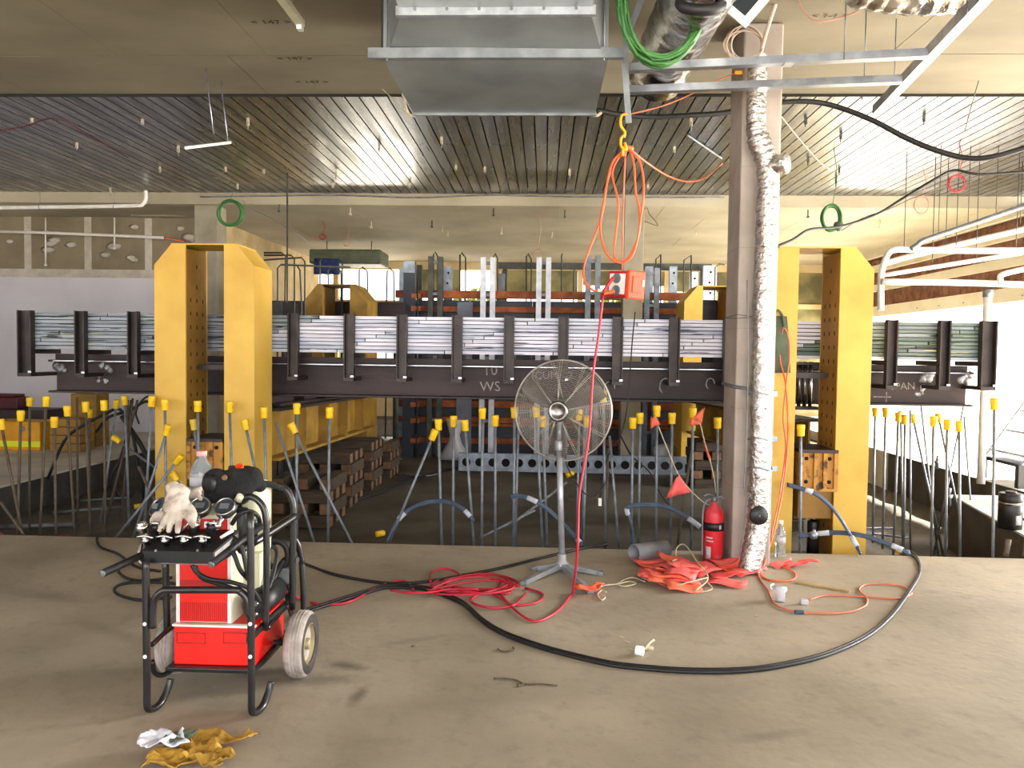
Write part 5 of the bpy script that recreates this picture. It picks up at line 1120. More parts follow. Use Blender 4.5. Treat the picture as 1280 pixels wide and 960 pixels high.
# ---------- fire extinguisher
e = G(891, 703, 0); rx_ = .079
t = thing('fire_extinguisher', e, 'red fire extinguisher with a black band standing beside the concrete column', 'extinguisher')
b = MB(); b.lathe([(rx_ - .006, 0), (rx_, .01), (rx_, .37), (rx_ * .97, .395), (rx_ * .8, .43), (rx_ * .45, .455), (.026, .465), (.024, .49)], e, n=28); b.build('cylinder', 'ext_red', t)
b = MB(); b.lathe([(rx_ + .0012, .265), (rx_ + .0012, .33)], e, n=28); b.build('label_band', 'black_plastic', t)
def curved(a0, a1, z0, z1, r): return MB().sheet([[(e.x + r * math.sin(a0 + (a1 - a0) * i / 5), e.y - r * math.cos(a0 + (a1 - a0) * i / 5), z) for i in range(6)] for z in (z0, z1)], .0008)
for (a0_, a1_, z0, z1) in ((-1.0, -.3, .205, .218), (-1.0, -.2, .18, .19), (-1.0, -.45, .04, .14), (.35, .6, .28, .315)): curved(a0_, a1_, z0, z1, rx_ + .0016).build('print', 'label_grey', t)
b = MB(); b.lathe([(.02, .485), (.024, .5), (.024, .525), (.012, .53)], e, n=12); b.build('valve', 'galv_dull', t)
b = MB(); b.tube([e + Vector((.0, 0, .53)), e + Vector((-.05, -.02, .55)), e + Vector((-.09, -.03, .535))], .009, 6, 3); b.tube([e + Vector((.02, 0, .515)), e + Vector((.05, 0, .53)), e + Vector((.07, -.01, .515))], .008, 6, 3); b.build('lever', 'galv_dull', t)
b = MB(); b.tube([e + Vector((-.02, 0, .51)), e + Vector((-.07, -.02, .49)), e + Vector((-.092, -.02, .4)), e + Vector((-.09, -.02, .1)), e + Vector((-.088, -.02, .06))], .008, 7, 4); b.build('hose', 'galv_dull', t)
# ---------- grey pipe offcut
a, c = G(792, 703, 0), G(838, 696, 0); rp = .072; a.z = c.z = rp
d = (c - a); d.z = 0; d.normalize()
b = MB(); b.lathe([(rp, 0), (rp, .33), (rp - .006, .33), (rp - .006, .0), (rp, 0)], a, d, 24, cap=False); tag(b.build('pipe_offcut', 'pvc_grey'), 'short grey plastic pipe offcut lying at the slab edge', 'pipe')
# ---------- bunting
def flag(c, ang, w_, l, m, parent, tri=False, th=.003, lift=.0, tilt=0):
    g_ = []; ph = random.random() * 6
    for i in range(6):
        row = []
        for j in range(5):
            x = (j / 4 - .5) * w_ * ((1 - .92 * i / 5) if tri else 1); y = i / 5 * l
            z = .009 * math.sin(j * 1.5 + ph) + .01 * math.sin(i * 1.2 + ph * 2) + lift * (i / 5)
            row.append(Vector((x, y, z + .012)))
        g_.append(row)
    M = Matrix.Translation(c) @ Matrix.Rotation(ang, 4, 'Z') @ Matrix.Rotation(tilt, 4, 'X')
    low = min((M @ p).z for r in g_ for p in r)
    off = Vector((0, 0, max(0, .003 - low)))
    return MB().sheet([[M @ p + off for p in r] for r in g_], th).build('flag', m, parent)
t = thing('bunting', G(865, 722, 0), 'heap of coral pink bunting flags on white rope at the column foot', 'bunting')
hp_ = [(822, 712, 60, .0), (830, 703, 95, .0), (845, 727, 70, .01), (858, 730, 85, 0), (872, 728, 100, .01), (862, 716, -60, .02), (846, 714, 130, .03), (878, 716, 60, .05), (890, 722, -80, .0), (902, 713, -70, .02), (912, 715, -95, .0), (886, 728, -110, .0), (850, 706, 40, .05), (866, 706, 110, .06), (842, 733, 80, 0), (874, 735, 95, 0), (918, 719, -75, .01), (836, 722, 80, .02), (856, 722, 95, .04), (870, 722, 70, .05), (896, 706, -60, .04)]
for i, (u, v, an, lf) in enumerate(hp_):
    flag(G(u, v, lf), R(an), random.uniform(.18, .25), random.uniform(.2, .28), ('bunting', 'bunting_orange')[i % 3 == 0], t, i % 2 == 0, lift=random.uniform(.0, .05))
for pts in ([(845, 700, .05), (846, 685, .12), (856, 681, .15), (870, 700, .1), (885, 722, .06), (870, 738, .02)], [(800, 722, .01), (822, 728, .01), (842, 732, .03), (860, 728, .06), (884, 722, .07)], [(841, 720, .04), (838, 704, .1), (846, 699, .12)], [(860, 735, .01), (875, 740, .01), (890, 736, .02), (884, 728, .03)]):
    MB().tube([G(u, v, z) for u, v, z in pts], .005, 6, 6).build('rope', 'rope', t)
t = thing('bunting', G(960, 712, 0), 'few coral bunting flags lying at the foot of the silver riser duct', 'bunting')
for (u, v, an) in ((953, 716, 80), (966, 710, -60), (980, 709, -85), (990, 708, -95)): flag(G(u, v, .0), R(an), .12, .2, 'bunting', t, True, lift=.04)
MB().tube([G(u, v, .01) for u, v in ((912, 706), (930, 708), (946, 706), (958, 712))], .005, 6, 5).build('rope', 'rope', t)
t = thing('bunting', G(738, 733, 0), 'orange flag with knotted white rope lying on the fan foot', 'bunting')
flag(G(736, 741, .035), R(10), .15, .12, 'bunting_orange', t, False); flag(G(742, 736, .035), R(-40), .1, .12, 'bunting_orange', t, True)
for pts in ([(744, 738), (752, 733), (760, 731), (770, 730), (782, 724), (792, 722), (806, 727)], [(746, 740), (756, 746), (752, 750), (747, 744), (752, 738), (758, 740)], [(770, 731), (785, 727), (795, 729), (782, 733), (772, 731)]): MB().tube([G(u, v, .012) for u, v in pts], .005, 6, 6).build('rope', 'rope', t)
t = thing('bunting_string', P(848, 600, 6.7), 'pink pennant hanging on a rope from a capped bar to the extinguisher', 'bunting')
MB().tube(PT([(821, 528, 6.86), (835, 563, 6.75), (848, 593, 6.65), (864, 614, 6.6), (880, 628, 6.5), (893, 634, 6.4)]), .005, 6, 4).build('rope', 'rope', t)
def tri(pts, Y, m, parent, name='flag'):
    A, B_, C_ = PT(pts, Y); g_ = [[A + (B_ - A) * (i / 4) * (1 - j / 4) + (C_ - A) * (j / 4) * (i / 4) + Vector((0, .015 * math.sin(i + 2 * j), 0)) for j in range(5)] for i in range(5)]
    return MB().sheet(g_, .003).build(name, m, parent)
tri([(848, 593), (832, 623), (863, 615)], 6.62, 'bunting', t)
tri([(814, 521), (813, 536), (823, 530)], 6.85, 'bunting_orange', t); tri([(818, 518), (826, 531), (814, 532)], 6.84, 'bunting_orange', t)
t = thing('bunting_string', P(880, 560, 6.8), 'orange pennants tied to the bar left of the column, rope going down', 'bunting')
MB().tube(PT([(866, 530, 6.86), (874, 528, 6.8), (881, 553, 6.75), (888, 577, 6.7), (893, 600, 6.6), (895, 615, 6.45)]), .005, 6, 4).build('rope', 'rope', t)
tri([(881, 509), (866, 522), (876, 532)], 6.83, 'bunting_orange', t); tri([(864, 522), (862, 533), (876, 530)], 6.82, 'bunting_orange', t); tri([(879, 551), (887, 578), (889, 574)], 6.72, 'bunting_orange', t)
# ---------- orange cables right of the column
def z3(l): return [(700 + x / 2.56, 660 + y / 2.56) for x, y in l]
t = thing('orange_lead', G(1040, 745, 0), 'salmon orange lead hanging past the right yellow frame and looped on the floor', 'cable')
MB().tube(PT([(977, 425, 6.98), (979, 410, 6.96), (985, 420, 6.96), (987, 445, 6.96), (983, 478, 6.94), (979, 520, 6.9), (982, 560, 6.8), (976, 610, 6.6), (966, 660, 6.4)]) + [G(958, 700, .05)] + GT(z3([(636, 150), (665, 200), (690, 245), (760, 268), (900, 272), (972, 252), (982, 225), (957, 198), (985, 180), (1080, 183), (1125, 205), (1090, 225), (1000, 222), (860, 215), (795, 230)]), .009), .0065, 7, 6).build('cable', 'salmon_cable', t)
MB().tube(PT([(977, 425, 6.98), (975, 450, 6.96), (982, 480, 6.94), (985, 540, 6.85), (980, 600, 6.65), (970, 655, 6.4)]) + [G(956, 702, .05)] + GT(z3([(645, 152), (690, 170), (745, 165), (752, 145), (715, 125), (680, 118)]), .009), .0065, 7, 6).build('cable', 'orange_cable', t)
b = MB(); c = G(1004, 752, .018); b.bbox((c.x - .02, c.y - .02, 0), (c.x + .03, c.y + .02, .036), .008); b.build('plug', 'label_grey', t); b = MB(); c = G(999, 765, .012); b.bbox((c.x - .03, c.y - .012, 0), (c.x + .03, c.y + .012, .024), .006); b.build('joint', 'hose_blue', t)
# olive bag on the right frame
a, c = P(958, 395, 6.99), P(988, 466, 6.99); g_ = [[(a.x + (c.x - a.x) * i / 6 * (.8 + .2 * j / 6) , 7.0 - .035 * math.sin(i / 6 * 3.14) * math.sin(j / 6 * 3.0), a.z + (c.z - a.z) * j / 6) for i in range(7)] for j in range(7)]
t = thing('tool_bag', (a.x, 7.0, c.z), 'olive green flat bag hung on the right yellow frame behind the riser duct', 'bag')
MB().sheet(g_, .012).build('body', 'olive_bag', t); MB().tube(PT([(968, 394), (972, 388), (978, 395), (980, 408)], 6.97), .012, 6, 4).build('strap', 'olive_bag', t)
# ---------- hoses on the floor
t = thing('twin_hose', G(780, 832, 0), 'long black twin hydraulic hose sweeping over the floor in a wide arc', 'hose')
main = [(366, 772), (379, 765), (422, 751), (454, 741), (485, 733), (529, 735), (554, 743), (579, 754), (604, 776), (629, 791), (666, 805), (704, 816), (760, 829), (800, 834), (856, 838), (919, 838), (973, 832), (1032, 818), (1083, 795), (1114, 769), (1137, 738), (1150, 714), (1146, 698), (1135, 689)]
for k in (0, 1): MB().tube([P(352, 718, 4.09) + Vector((.02 * k, 0, 0)), P(358, 745, 4.12) + Vector((.02 * k, 0, 0))] + [G(u, v + (-1.5 if k else 1.5), .011) for u, v in main], .0105, 8, 6).build('hose', 'black_rubber', t)
cable('black_hose', [P(366, 690, 4.1), P(374, 700, 4.3), G(379, 704, .05)] + GT([(422, 719), (485, 729), (532, 727), (579, 719), (626, 710), (666, 700), (704, 691), (735, 684), (760, 680)], .012), .0115, 'black_rubber', 'single black hose running from the pump cart to the slab edge behind the fan', 'hose', 8)
t = thing('coiled_hose', G(165, 715, 0), 'loops of black hose lying on the floor behind the cart at left', 'hose')
for i, pts in enumerate(([(200, 714), (170, 708), (147, 692), (126, 684), (121, 674), (124, 669)], [(215, 722), (180, 726), (157, 722), (148, 712), (160, 702), (190, 700), (225, 704)], [(215, 746), (175, 750), (146, 742), (146, 733), (165, 728), (200, 728), (240, 732)])): MB().tube(GT(pts, .011 + .004 * i), .0105, 7, 6).build('loop', 'black_rubber', t)
def hose2(pts, lab, r=.012, ends=True):
    t = thing('hydraulic_hose', PT([pts[0]])[0], lab, 'hose')
    q = PT(pts)
    for k in (0, 1): MB().tube([p + Vector((0, .012 * k, .014 * k)) for p in q], r, 8, 6).build('hose', 'hose_blue', t)
    qq = cr(q, 6); i = len(qq) // 4
    MB().tube([p + Vector((0, .006, .007)) for p in qq[i:i + 4]], r * 1.9, 9).build('tape', 'tape_white', t)
    MB().tube([p + Vector((0, .006, .007)) for p in qq[-6:-2]], r * 1.9, 9).build('tape', 'tape_white', t)
hose2([(484, 678, 6.82), (492, 660, 6.85), (506, 642, 6.88), (530, 630, 6.88), (556, 628, 6.88), (578, 637, 6.86), (592, 652, 6.84)], 'blue grey hydraulic hose arch left of the fan')
hose2([(638, 622, 6.85), (655, 622, 6.84), (680, 634, 6.82), (704, 656, 6.8), (720, 674, 6.72), (728, 682, 6.66)], 'blue grey hydraulic hose bending down behind the fan stand')
hose2([(792, 681, 6.68), (789, 655, 6.84), (784, 637, 6.86), (800, 632, 6.86), (830, 634, 6.84), (856, 646, 6.8), (886, 668, 6.7)], 'blue grey hydraulic hose arching from the bars to the extinguisher')
hose2([(984, 607, 6.84), (1003, 612, 6.82), (1022, 620, 6.8), (1044, 640, 6.76), (1062, 668, 6.68), (1076, 693, 6.55)], 'blue hydraulic hose sloping down past the rusty bearing block')
hose2([(998, 672, 6.83), (1016, 669, 6.82), (1048, 667, 6.76), (1080, 671, 6.68), (1110, 681, 6.6), (1138, 693, 6.52)], 'blue hydraulic hose lying low across the right yellow frame base')
b = MB(); c = P(1017, 669, 6.8); b.lathe([(.022, -.03), (.035, -.02), (.035, .02), (.02, .03)], c, (1, .2, .2), 10); b.cyl(c, c + Vector((0, -.01, .05)), .012, 8); tag(b.build('quick_connector', 'galv'), 'silver coupling on the low blue hose before the black jack', 'connector')
# ---------- small things on the floor
def bottle(c, r, h, lab, cap='tube_white', water=.55):
    t = thing('water_bottle', c, lab, 'bottle')
    b = MB(); b.lathe([(r * .9, 0), (r, .01), (r, h * .28), (r * .92, h * .31), (r, h * .34), (r, h * .6), (r * .85, h * .72), (r * .4, h * .87), (r * .36, h * .93)], c, n=20); b.build('bottle', 'bottle_blue', t)
    b = MB(); b.lathe([(r * .45, h * .92), (r * .45, h), (r * .4, h * 1.005)], c, n=14); b.build('cap', cap, t)
    b = MB(); b.lathe([(r * 1.01, h * .4), (r * 1.01, h * .56)], c, n=20); b.build('label', 'label_grey', t)
    return t
bottle(G(975, 696, 0), .04, .3, 'clear water bottle standing by the right yellow frame on the slab edge')
t = thing('twig', G(655, 852, 0), 'thin dark twig of wire lying on the floor in the foreground', 'wire'); MB().tube(GT([(617, 848), (630, 848), (645, 850), (656, 855), (675, 855), (697, 857)], .005), .004, 5, 4).build('stem', 'rebar_rust', t); MB().tube(GT([(656, 854), (650, 857), (646, 856)], .006), .005, 5, 3).build('branch', 'rebar_rust', t)
cable('wire_loop', GT([(622, 811), (627, 814), (636, 814), (643, 812), (641, 809)], .006), .0045, 'rebar_rust', 'small dark bent wire ring on the floor inside the hose arc', 'wire')
cable('wire_scrap', GT([(514, 808), (520, 806.5)], .004), .004, 'rebar_rust', 'tiny dark wire scrap on the floor left of the hose arc', 'wire', sm=0)
t = thing('cable_clip', G(803, 815, 0), 'white plastic clip fragment lying inside the hose arc', 'clip'); c = G(795, 818, 0); b = MB(); b.lathe([(.026, 0), (.026, .04), (.02, .04), (.02, 0), (.026, 0)], c + Vector((0, 0, .024)), (.9, -.4, .0), 12, cap=False); b.build('ring', 'tube_white', t)
c = G(811, 812, 0); b = MB(); b.bbox((c.x - .03, c.y - .012, 0), (c.x + .025, c.y + .014, .02), .006); b.tube([(c.x - .03, c.y - .03, .01), (c.x, c.y, .035), (c.x + .03, c.y + .03, .045)], .008, 6, 4); b.build('tab', 'rope', t)
t = thing('plastic_scrap', G(976, 750, 0), 'translucent white plastic fitting lying beside the looped orange lead', 'scrap'); c = G(975, 752, 0); b = MB(); b.lathe([(.03, 0), (.032, .06), (.045, .08), (.04, .1)], c, (.1, .3, 1), 12); b.build('cup', 'white_wrap', t); b = MB(); b.tube(GT([(970, 740), (964, 737), (963, 732), (967, 730)], .02), .007, 6, 4); b.build('hook', 'tube_white', t)
a, c = G(996, 727, .008), G(1062, 739, .008); d = (c - a).normalized(); s_ = Vector((-d.y, d.x, 0)) * .022
b = MB(); b.prism([a - s_ * 1.3, c - s_ * .6, c + s_ * .6, a + s_ * 1.3], (0, 0, .012)); b.v = [p - Vector((0, 0, .007)) for p in b.v]; tag(b.build('timber_lath', 'cardboard'), 'thin pale timber lath lying by the looped orange lead', 'lath')
for i, (u, v) in enumerate(((783, 803), (787, 812), (776, 797), (945, 770))):
    c = G(u, v, 0); b = MB(); b.tube([c + Vector((-.012, 0, .003)), c + Vector((.004, .006, .004)), c + Vector((.014, -.004, .003))], .003, 5); tag(b.build('debris', 'rope'), ('tiny pale crumb behind the white clip', 'tiny pale crumb right before the white clip', 'tiny pale crumb farthest behind the white clip', 'tiny pale crumb left of the orange lead joint')[i], 'debris')
# crumpled yellow cloth and paper
t = thing('crumpled_cloth', G(245, 950, 0), 'crumpled yellow plastic wrapper at the lower left picture edge', 'wrapper')
def crumple(cx, cy, w_, l, ang, amp, m, nm, parent, z0=.004, seed=0, nx_=34, ny_=22):
    """a crumpled sheet: ridged noise folds and a ragged outline"""
    g_ = []; so = Vector((seed * 3.7, seed * 1.3, seed * .7))
    for j in range(ny_):
        row = []
        for i in range(nx_):
            x = (i / (nx_ - 1) - .5) * w_; y = (j / (ny_ - 1) - .5) * l; p = Vector((x, y, 0))
            z = amp * (1.15 * max(0, .75 - 2.2 * abs(noise.noise(p * 9 + so))) + .5 * max(0, .6 - 2 * abs(noise.noise(p * 19 + so))) + .25 * abs(noise.noise(p * 45 + so)))
            row.append(Vector((x + .05 * noise.noise(p * 11 + so * 2), y * (1 - .4 * abs(2 * x / w_) ** 2) + .05 * noise.noise(p * 10 - so), z)))
        g_.append(row)
    M = Matrix.Translation((cx, cy, z0)) @ Matrix.Rotation(ang, 4, 'Z')
    return MB().sheet([[M @ p for p in r] for r in g_], .003).build(nm, m, parent)
c = G(232, 952, 0); crumple(c.x, c.y, .3, .16, .15, .035, 'yellow_cloth', 'fold', t, seed=2)
c = G(268, 935, 0); crumple(c.x, c.y, .3, .1, .22, .04, 'yellow_cloth', 'fold', t, seed=5, z0=.01)
c = G(262, 956, 0); crumple(c.x, c.y, .18, .12, -.4, .05, 'yellow_cloth', 'fold', t, seed=11, z0=.01)
c = G(206, 941, 0); t = thing('paper_sheet', c, 'crumpled white paper beside the yellow wrapper', 'paper'); crumple(c.x, c.y, .17, .13, .25, .03, 'paper_white', 'sheet', t, seed=7, z0=.05); crumple(c.x + .07, c.y + .03, .1, .08, .9, .03, 'olive_bag', 'inner_fold', t, seed=9, z0=.04)
# ================================================================ red hydraulic pump cart and what lies on it
cf_ = G(252, 896, 0)
t = cart = thing('pump_cart', (cf_.x, 3.75, 0), 'red hydraulic pump cart in a black tube frame on two wheels', 'cart')
TR = .0165
def fr(pts, name='frame_tube', r=TR, sm=6, m='black_paint', par=None):
    return MB().tube(PT(pts), r, 10, sm).build(name, m, par or cart)
YF = 3.38
def leg(u0, u1, v0, v1, lab=None):
    a = P(u0, v0, YF); x = P((u0 + u1) / 2, 800, YF).x
    pts = [a, Vector((a.x * .5 + x * .5, YF, .5)), Vector((x, YF, .16)), Vector((x, YF, .05)), Vector((x + .005, YF + .02, .024)), Vector((x + .012, YF + .06, .0168)), Vector((x + .02, YF + .1, .03)), Vector((x + .03, YF + .135, .075)), Vector((x + .035, YF + .15, .11))]
    lg = MB().tube(pts, TR, 10, 6).build('front_leg', 'black_paint', cart)
    for v in (780, 821):
        q = P(u0 + (u1 - u0) * .5, v, YF - TR); q.x = x; MB().lathe([(.009, 0), (.009, .004), (.005, .007)], q, (0, -1, 0), 10).build('bolt', 'tube_white', lg)
    return lg
leg(182, 185, 700, 897); leg(313, 316, 640, 902)
fr([(191, 785, YF), (191, 762, YF), (194, 748, YF), (203, 739, YF), (215, 737.5, YF), (290, 737.5, YF), (301, 740, YF), (309, 750, YF), (312, 770, YF)])                   # cross hoop
fr([(190, 826, 3.5), (193, 840, 3.52), (202, 844, 3.56), (214, 838, 3.62), (224, 828, 3.75), (232, 820, 3.95)], r=.012)
fr([(190, 806, 3.5), (207, 790, 3.62), (222, 779, 3.8)], r=.012)
fr([(207, 700, 3.72), (208, 750, 3.72), (209, 788, 3.72)])
fr([(313, 840, 3.52), (330, 826, 3.75), (352, 802, 4.05)], r=.014)
fr([(300, 625, 3.68), (313, 621, 3.68), (324, 627, 3.68), (331, 640, 3.68), (333, 665, 3.68), (333, 720, 3.68), (332, 786, 3.68)])                                           # inner hoop on the right side
fr([(326, 607, 3.98), (345, 607, 4.0), (357, 611, 4.0), (364, 622, 4.0), (367, 640, 4.0), (366, 700, 4.0), (365, 762, 4.0)], r=.018)                                      # rear push handle
fr([(377, 700, 4.1), (379, 740, 4.1), (378, 790, 4.1), (365, 806, 4.1)]); fr([(300, 688, 3.6), (330, 670, 3.75), (372, 643, 4.02)], r=.02)
fr([(362, 668, 4.05), (372, 680, 4.08), (378, 705, 4.1)]); fr([(333, 786, 3.7), (350, 766, 3.95), (368, 748, 4.1)], r=.014)
fr([(312, 800, 3.5), (330, 780, 3.72), (360, 752, 4.05)], r=.017)
for pts in ([(186, 690, 3.46), (160, 702, 3.36), (128, 717, 3.22)], [(326, 658, 3.62), (300, 677, 3.45), (264, 706, 3.25)]):
    q = PT(pts); h = MB().tube(q, .0165, 12).build('lift_handle', 'black_rubber', cart); d = (q[-1] - q[-2]).normalized(); MB().lathe([(.0165, 0), (.013, .003), (.005, .004)], q[-1], d, 12).build('end_plug', 'galv_dull', h)
# shelf
sx0_, sx1_ = P(206, 838, 3.56).x, P(318, 838, 3.56).x; sz = P(260, 836, 3.56).z
MB().bbox((sx0_, 3.56, sz - .02), (sx1_, 4.1, sz), .004).build('shelf', 'black_paint', cart)
# lower red box
bx0, bx1 = P(217, 800, 3.6).x, P(309, 800, 3.6).x + .035; bz0, bz1 = sz, P(260, 783, 3.6).z
b = MB(); b.bbox((bx0, 3.6, bz0), (bx1, 4.02, bz1), .006); lo_ = b.build('tank', 'red_paint', cart)
b = MB(); b.box((bx0 - .004, 3.594, bz1 - .002), (bx1 + .002, 3.62, bz1 + .008)); b.build('white_trim', 'white_paint', lo_)
for (u0, u1) in ((221, 257), (279, 309)):
    p0, p1 = P(u0, 790, 3.6), P(u1, 805, 3.6); b = MB()
    for (x0, z0, x1, z1) in ((p0.x, p0.z - .005, p1.x, p0.z), (p0.x, p1.z, p1.x, p1.z + .004), (p0.x, p1.z, p0.x + .004, p0.z), (p1.x - .004, p1.z, p1.x, p0.z)): b.box((x0, 3.597, z0), (x1, 3.601, z1))
    b.build('label_frame', 'red_dark', lo_)
# cabinet above: cream sides, white edges, red front with louvres
cx0, cx1 = P(220, 740, 3.63).x, P(289, 740, 3.63).x; cz1 = .86
b = MB(); b.bbox((cx0, 3.64, bz1), (cx1, 3.97, cz1), .006); cab = b.build('cabinet', 'cream_paint', cart)
b = MB(); b.box((cx0 + .018, 3.63, bz1 + .012), (cx1 - .018, 3.641, cz1 - .02)); fp = b.build('front_panel', 'red_paint', cab)
for x in (cx0, cx1 - .018): MB().bbox((x, 3.628, bz1 + .004), (x + .018, 3.645, cz1 - .01), .003).build('edge_strip', 'white_paint', cab)
vz0, vz1 = P(255, 776, 3.63).z, P(255, 753, 3.63).z
for i in range(24):
    x = cx0 + .024 + (cx1 - cx0 - .048) * i / 23; MB().box((x - .0022, 3.6275, vz0), (x + .0022, 3.631, vz1)).build('louvre', 'red_dark', fp)
p0, p1 = P(224, 725, 3.63), P(284, 733, 3.63); MB().box((cx0 + .02, 3.628, p1.z), (cx1 - .02, 3.631, p0.z)).build('dark_band', 'red_dark', fp)
b = MB(); c = P(313, 660, 3.9); b.lathe([(.085, 0), (.095, .02), (.095, .32), (.08, .36), (.03, .37)], (c.x, 3.92, bz1 + .28), n=20); b.box((cx1, 3.8, bz1), (c.x + .085, 3.95, bz1 + .3)); b.build('reservoir', 'cream_paint', cart)
b = MB(); b.cyl((cx1 + .09, 3.7, bz1 + .07), (cx1 + .09, 3.98, bz1 + .07), .065, 18); b.cyl((cx1 + .09, 3.69, bz1 + .07), (cx1 + .09, 3.7, bz1 + .07), .05, 16); b.build('motor', 'black_plastic', cart)
for i, (u, v) in enumerate(((322, 753), (321, 766))): MB().lathe([(.012, 0), (.012, .02), (.008, .03)], P(u, v, 3.66), (0, -1, 0), 10).build('fitting', 'chrome_dull', cart)
c = P(345, 695, 4.0); b = MB(); b.tube([c + Vector((.06 * math.cos(a * .5236), .02, .075 * math.sin(a * .5236))) for a in range(12)], .02, 8, 2, closed=True); b.build('hose_reel', 'black_rubber', cart)
c = P(352, 716, 4.05); b = MB(); b.bbox((c.x - .06, 4.0, c.z - .05), (c.x + .06, 4.06, c.z + .04), .01); b.build('outlet_block', 'galv_dull', cart)
# wheels
for (u, side) in ((388, 1), (210, -1)):
    xo = P(u, 808, 3.87).x; r = .163; w_ = .095; s = side; xi = xo - s * w_; ax = Vector((s, 0, 0)); c = Vector((xi, 3.87, r))
    b = MB(); b.lathe([(r * .62, 0), (r * .9, .0), (r * .98, .012), (r, .03), (r, w_ - .03), (r * .98, w_ - .012), (r * .9, w_), (r * .62, w_ - .004), (r * .62, 0)], c, ax, 40, cap=False); ty = b.build('tyre', 'tyre', cart)
    b = MB(); b.lathe([(r * .6, w_ - .003), (r * .9, w_ + .001), (r * .9, w_ - .002), (r * .6, w_ - .006), (r * .6, w_ - .003)], c, ax, 40, cap=False); b.build('side_wall', 'tyre_dark', ty)
    for k in range(3): MB().lathe([(r + .0005, .03 + .016 * k), (r + .002, .034 + .016 * k), (r + .0005, .038 + .016 * k)], c, ax, 40).build('tread_rib', 'tyre', ty)
    b = MB(); b.lathe([(.02, w_ * .3), (r * .3, w_ * .35), (r * .5, w_ * .45), (r * .6, w_ * .9), (r * .63, w_ * .97), (r * .6, w_ * .99)], c, ax, 28, cap=False); b.cyl(c + ax * w_ * .25, c + ax * w_ * .3, r * .3, 20); rm = b.build('rim', 'wheel_rim', cart)
    b = MB(); b.lathe([(.028, w_ * .3), (.028, w_ * .95), (.02, w_)], c, ax, 14); b.build('hub', 'wheel_rim', rm)
    for k in range(5):
        a = k * 1.2566; MB().lathe([(.008, w_ * .4), (.008, w_ * .5)], c + Vector((0, .055 * math.cos(a), .055 * math.sin(a))), ax, 8).build('wheel_nut', 'hole_dark', rm)
b = MB(); xa_, xb_ = P(225, 808, 3.87).x, P(375, 808, 3.87).x; b.cyl((xa_, 3.87, .163), (xb_, 3.87, .163), .014, 10); b.build('axle', 'black_paint', cart)
# manifold tray with valves and gauges
YM = 3.42
m0, m1 = P(180, 703, YM), P(268, 704, YM); zt_ = P(220, 689, YM).z; zk = P(220, 662, 3.6).z
b = MB(); x0, x1 = m0.x, m1.x; z0 = m0.z
b.add([(x0, YM, z0), (x1, YM, z0), (x1 + .03, 3.62, z0 + .02), (x0 + .0, 3.62, z0 + .02), (x0 - .008, YM - .004, zt_), (x1 - .005, YM - .004, zt_), (x1 + .035, 3.62, zk), (x0 - .0, 3.62, zk)], [(0, 1, 2, 3), (4, 7, 6, 5), (0, 4, 5, 1), (1, 5, 6, 2), (2, 6, 7, 3), (3, 7, 4, 0)])
mf = b.build('manifold', 'black_plastic', cart)
b = MB(); b.box((x0, YM - .002, z0 - .004), (x1 + .01, 3.62, z0)); b.build('base_edge', 'chrome_dull', mf)
b = MB(); b.prism([(x1 + .001, YM + .004, z0 + .002), (x1 + .033, 3.6, z0 + .02), (x1 + .034, 3.6, zk - .01), (x1 - .003, YM + .002, zt_ - .003)], (.004, 0, 0)); b.build('end_plate', 'chrome_dull', mf)
for i, u in enumerate((183, 207, 231, 254)):
    c = P(u, 677, YM + .04); v_ = MB(); v_.lathe([(.014, -.035), (.014, 0), (.019, .002), (.019, .018), (.011, .02), (.011, .035)], c, (0, -.5, .87), 12); vb = v_.build('valve', 'chrome_dull', mf)
    MB().tube([c + Vector((-.038, -.012, .022)), c + Vector((0, -.016, .03)), c + Vector((.038, -.012, .02))], .0055, 8, 3).build('valve_lever', 'chrome', vb)
    c2 = c + Vector((.01, .06, .02)); v_ = MB(); v_.lathe([(.017, -.04), (.017, .02), (.022, .022), (.022, .04), (.012, .045)], c2, (0, .2, 1), 10); v_.build('valve_body', 'black_plastic', mf)
    MB().tube([c2 + Vector((-.02, 0, .045)), c2 + Vector((.0, -.01, .055)), c2 + Vector((.022, 0, .05))], .006, 7, 3).build('elbow', 'chrome', mf)
c = P(178, 660, YM + .08); v_ = MB(); v_.lathe([(.02, -.05), (.02, -.01), (.027, -.005), (.027, .012), (.018, .016), (.024, .022), (.012, .03)], c, (-.2, -.1, 1), 12); v_.build('needle_valve', 'chrome', mf)
MB().tube([c + Vector((0, 0, -.05)), c + Vector((.0, -.03, -.12)), c + Vector((.02, -.04, -.16))], .011, 8, 3).build('elbow', 'chrome_dull', mf)
for (u, v) in ((183, 668), (247, 688), (195, 688)): MB().lathe([(.006, 0), (.006, .004)], P(u, v, YM - .008), (0, -1, 0), 8).build('screw', 'chrome_dull', mf)
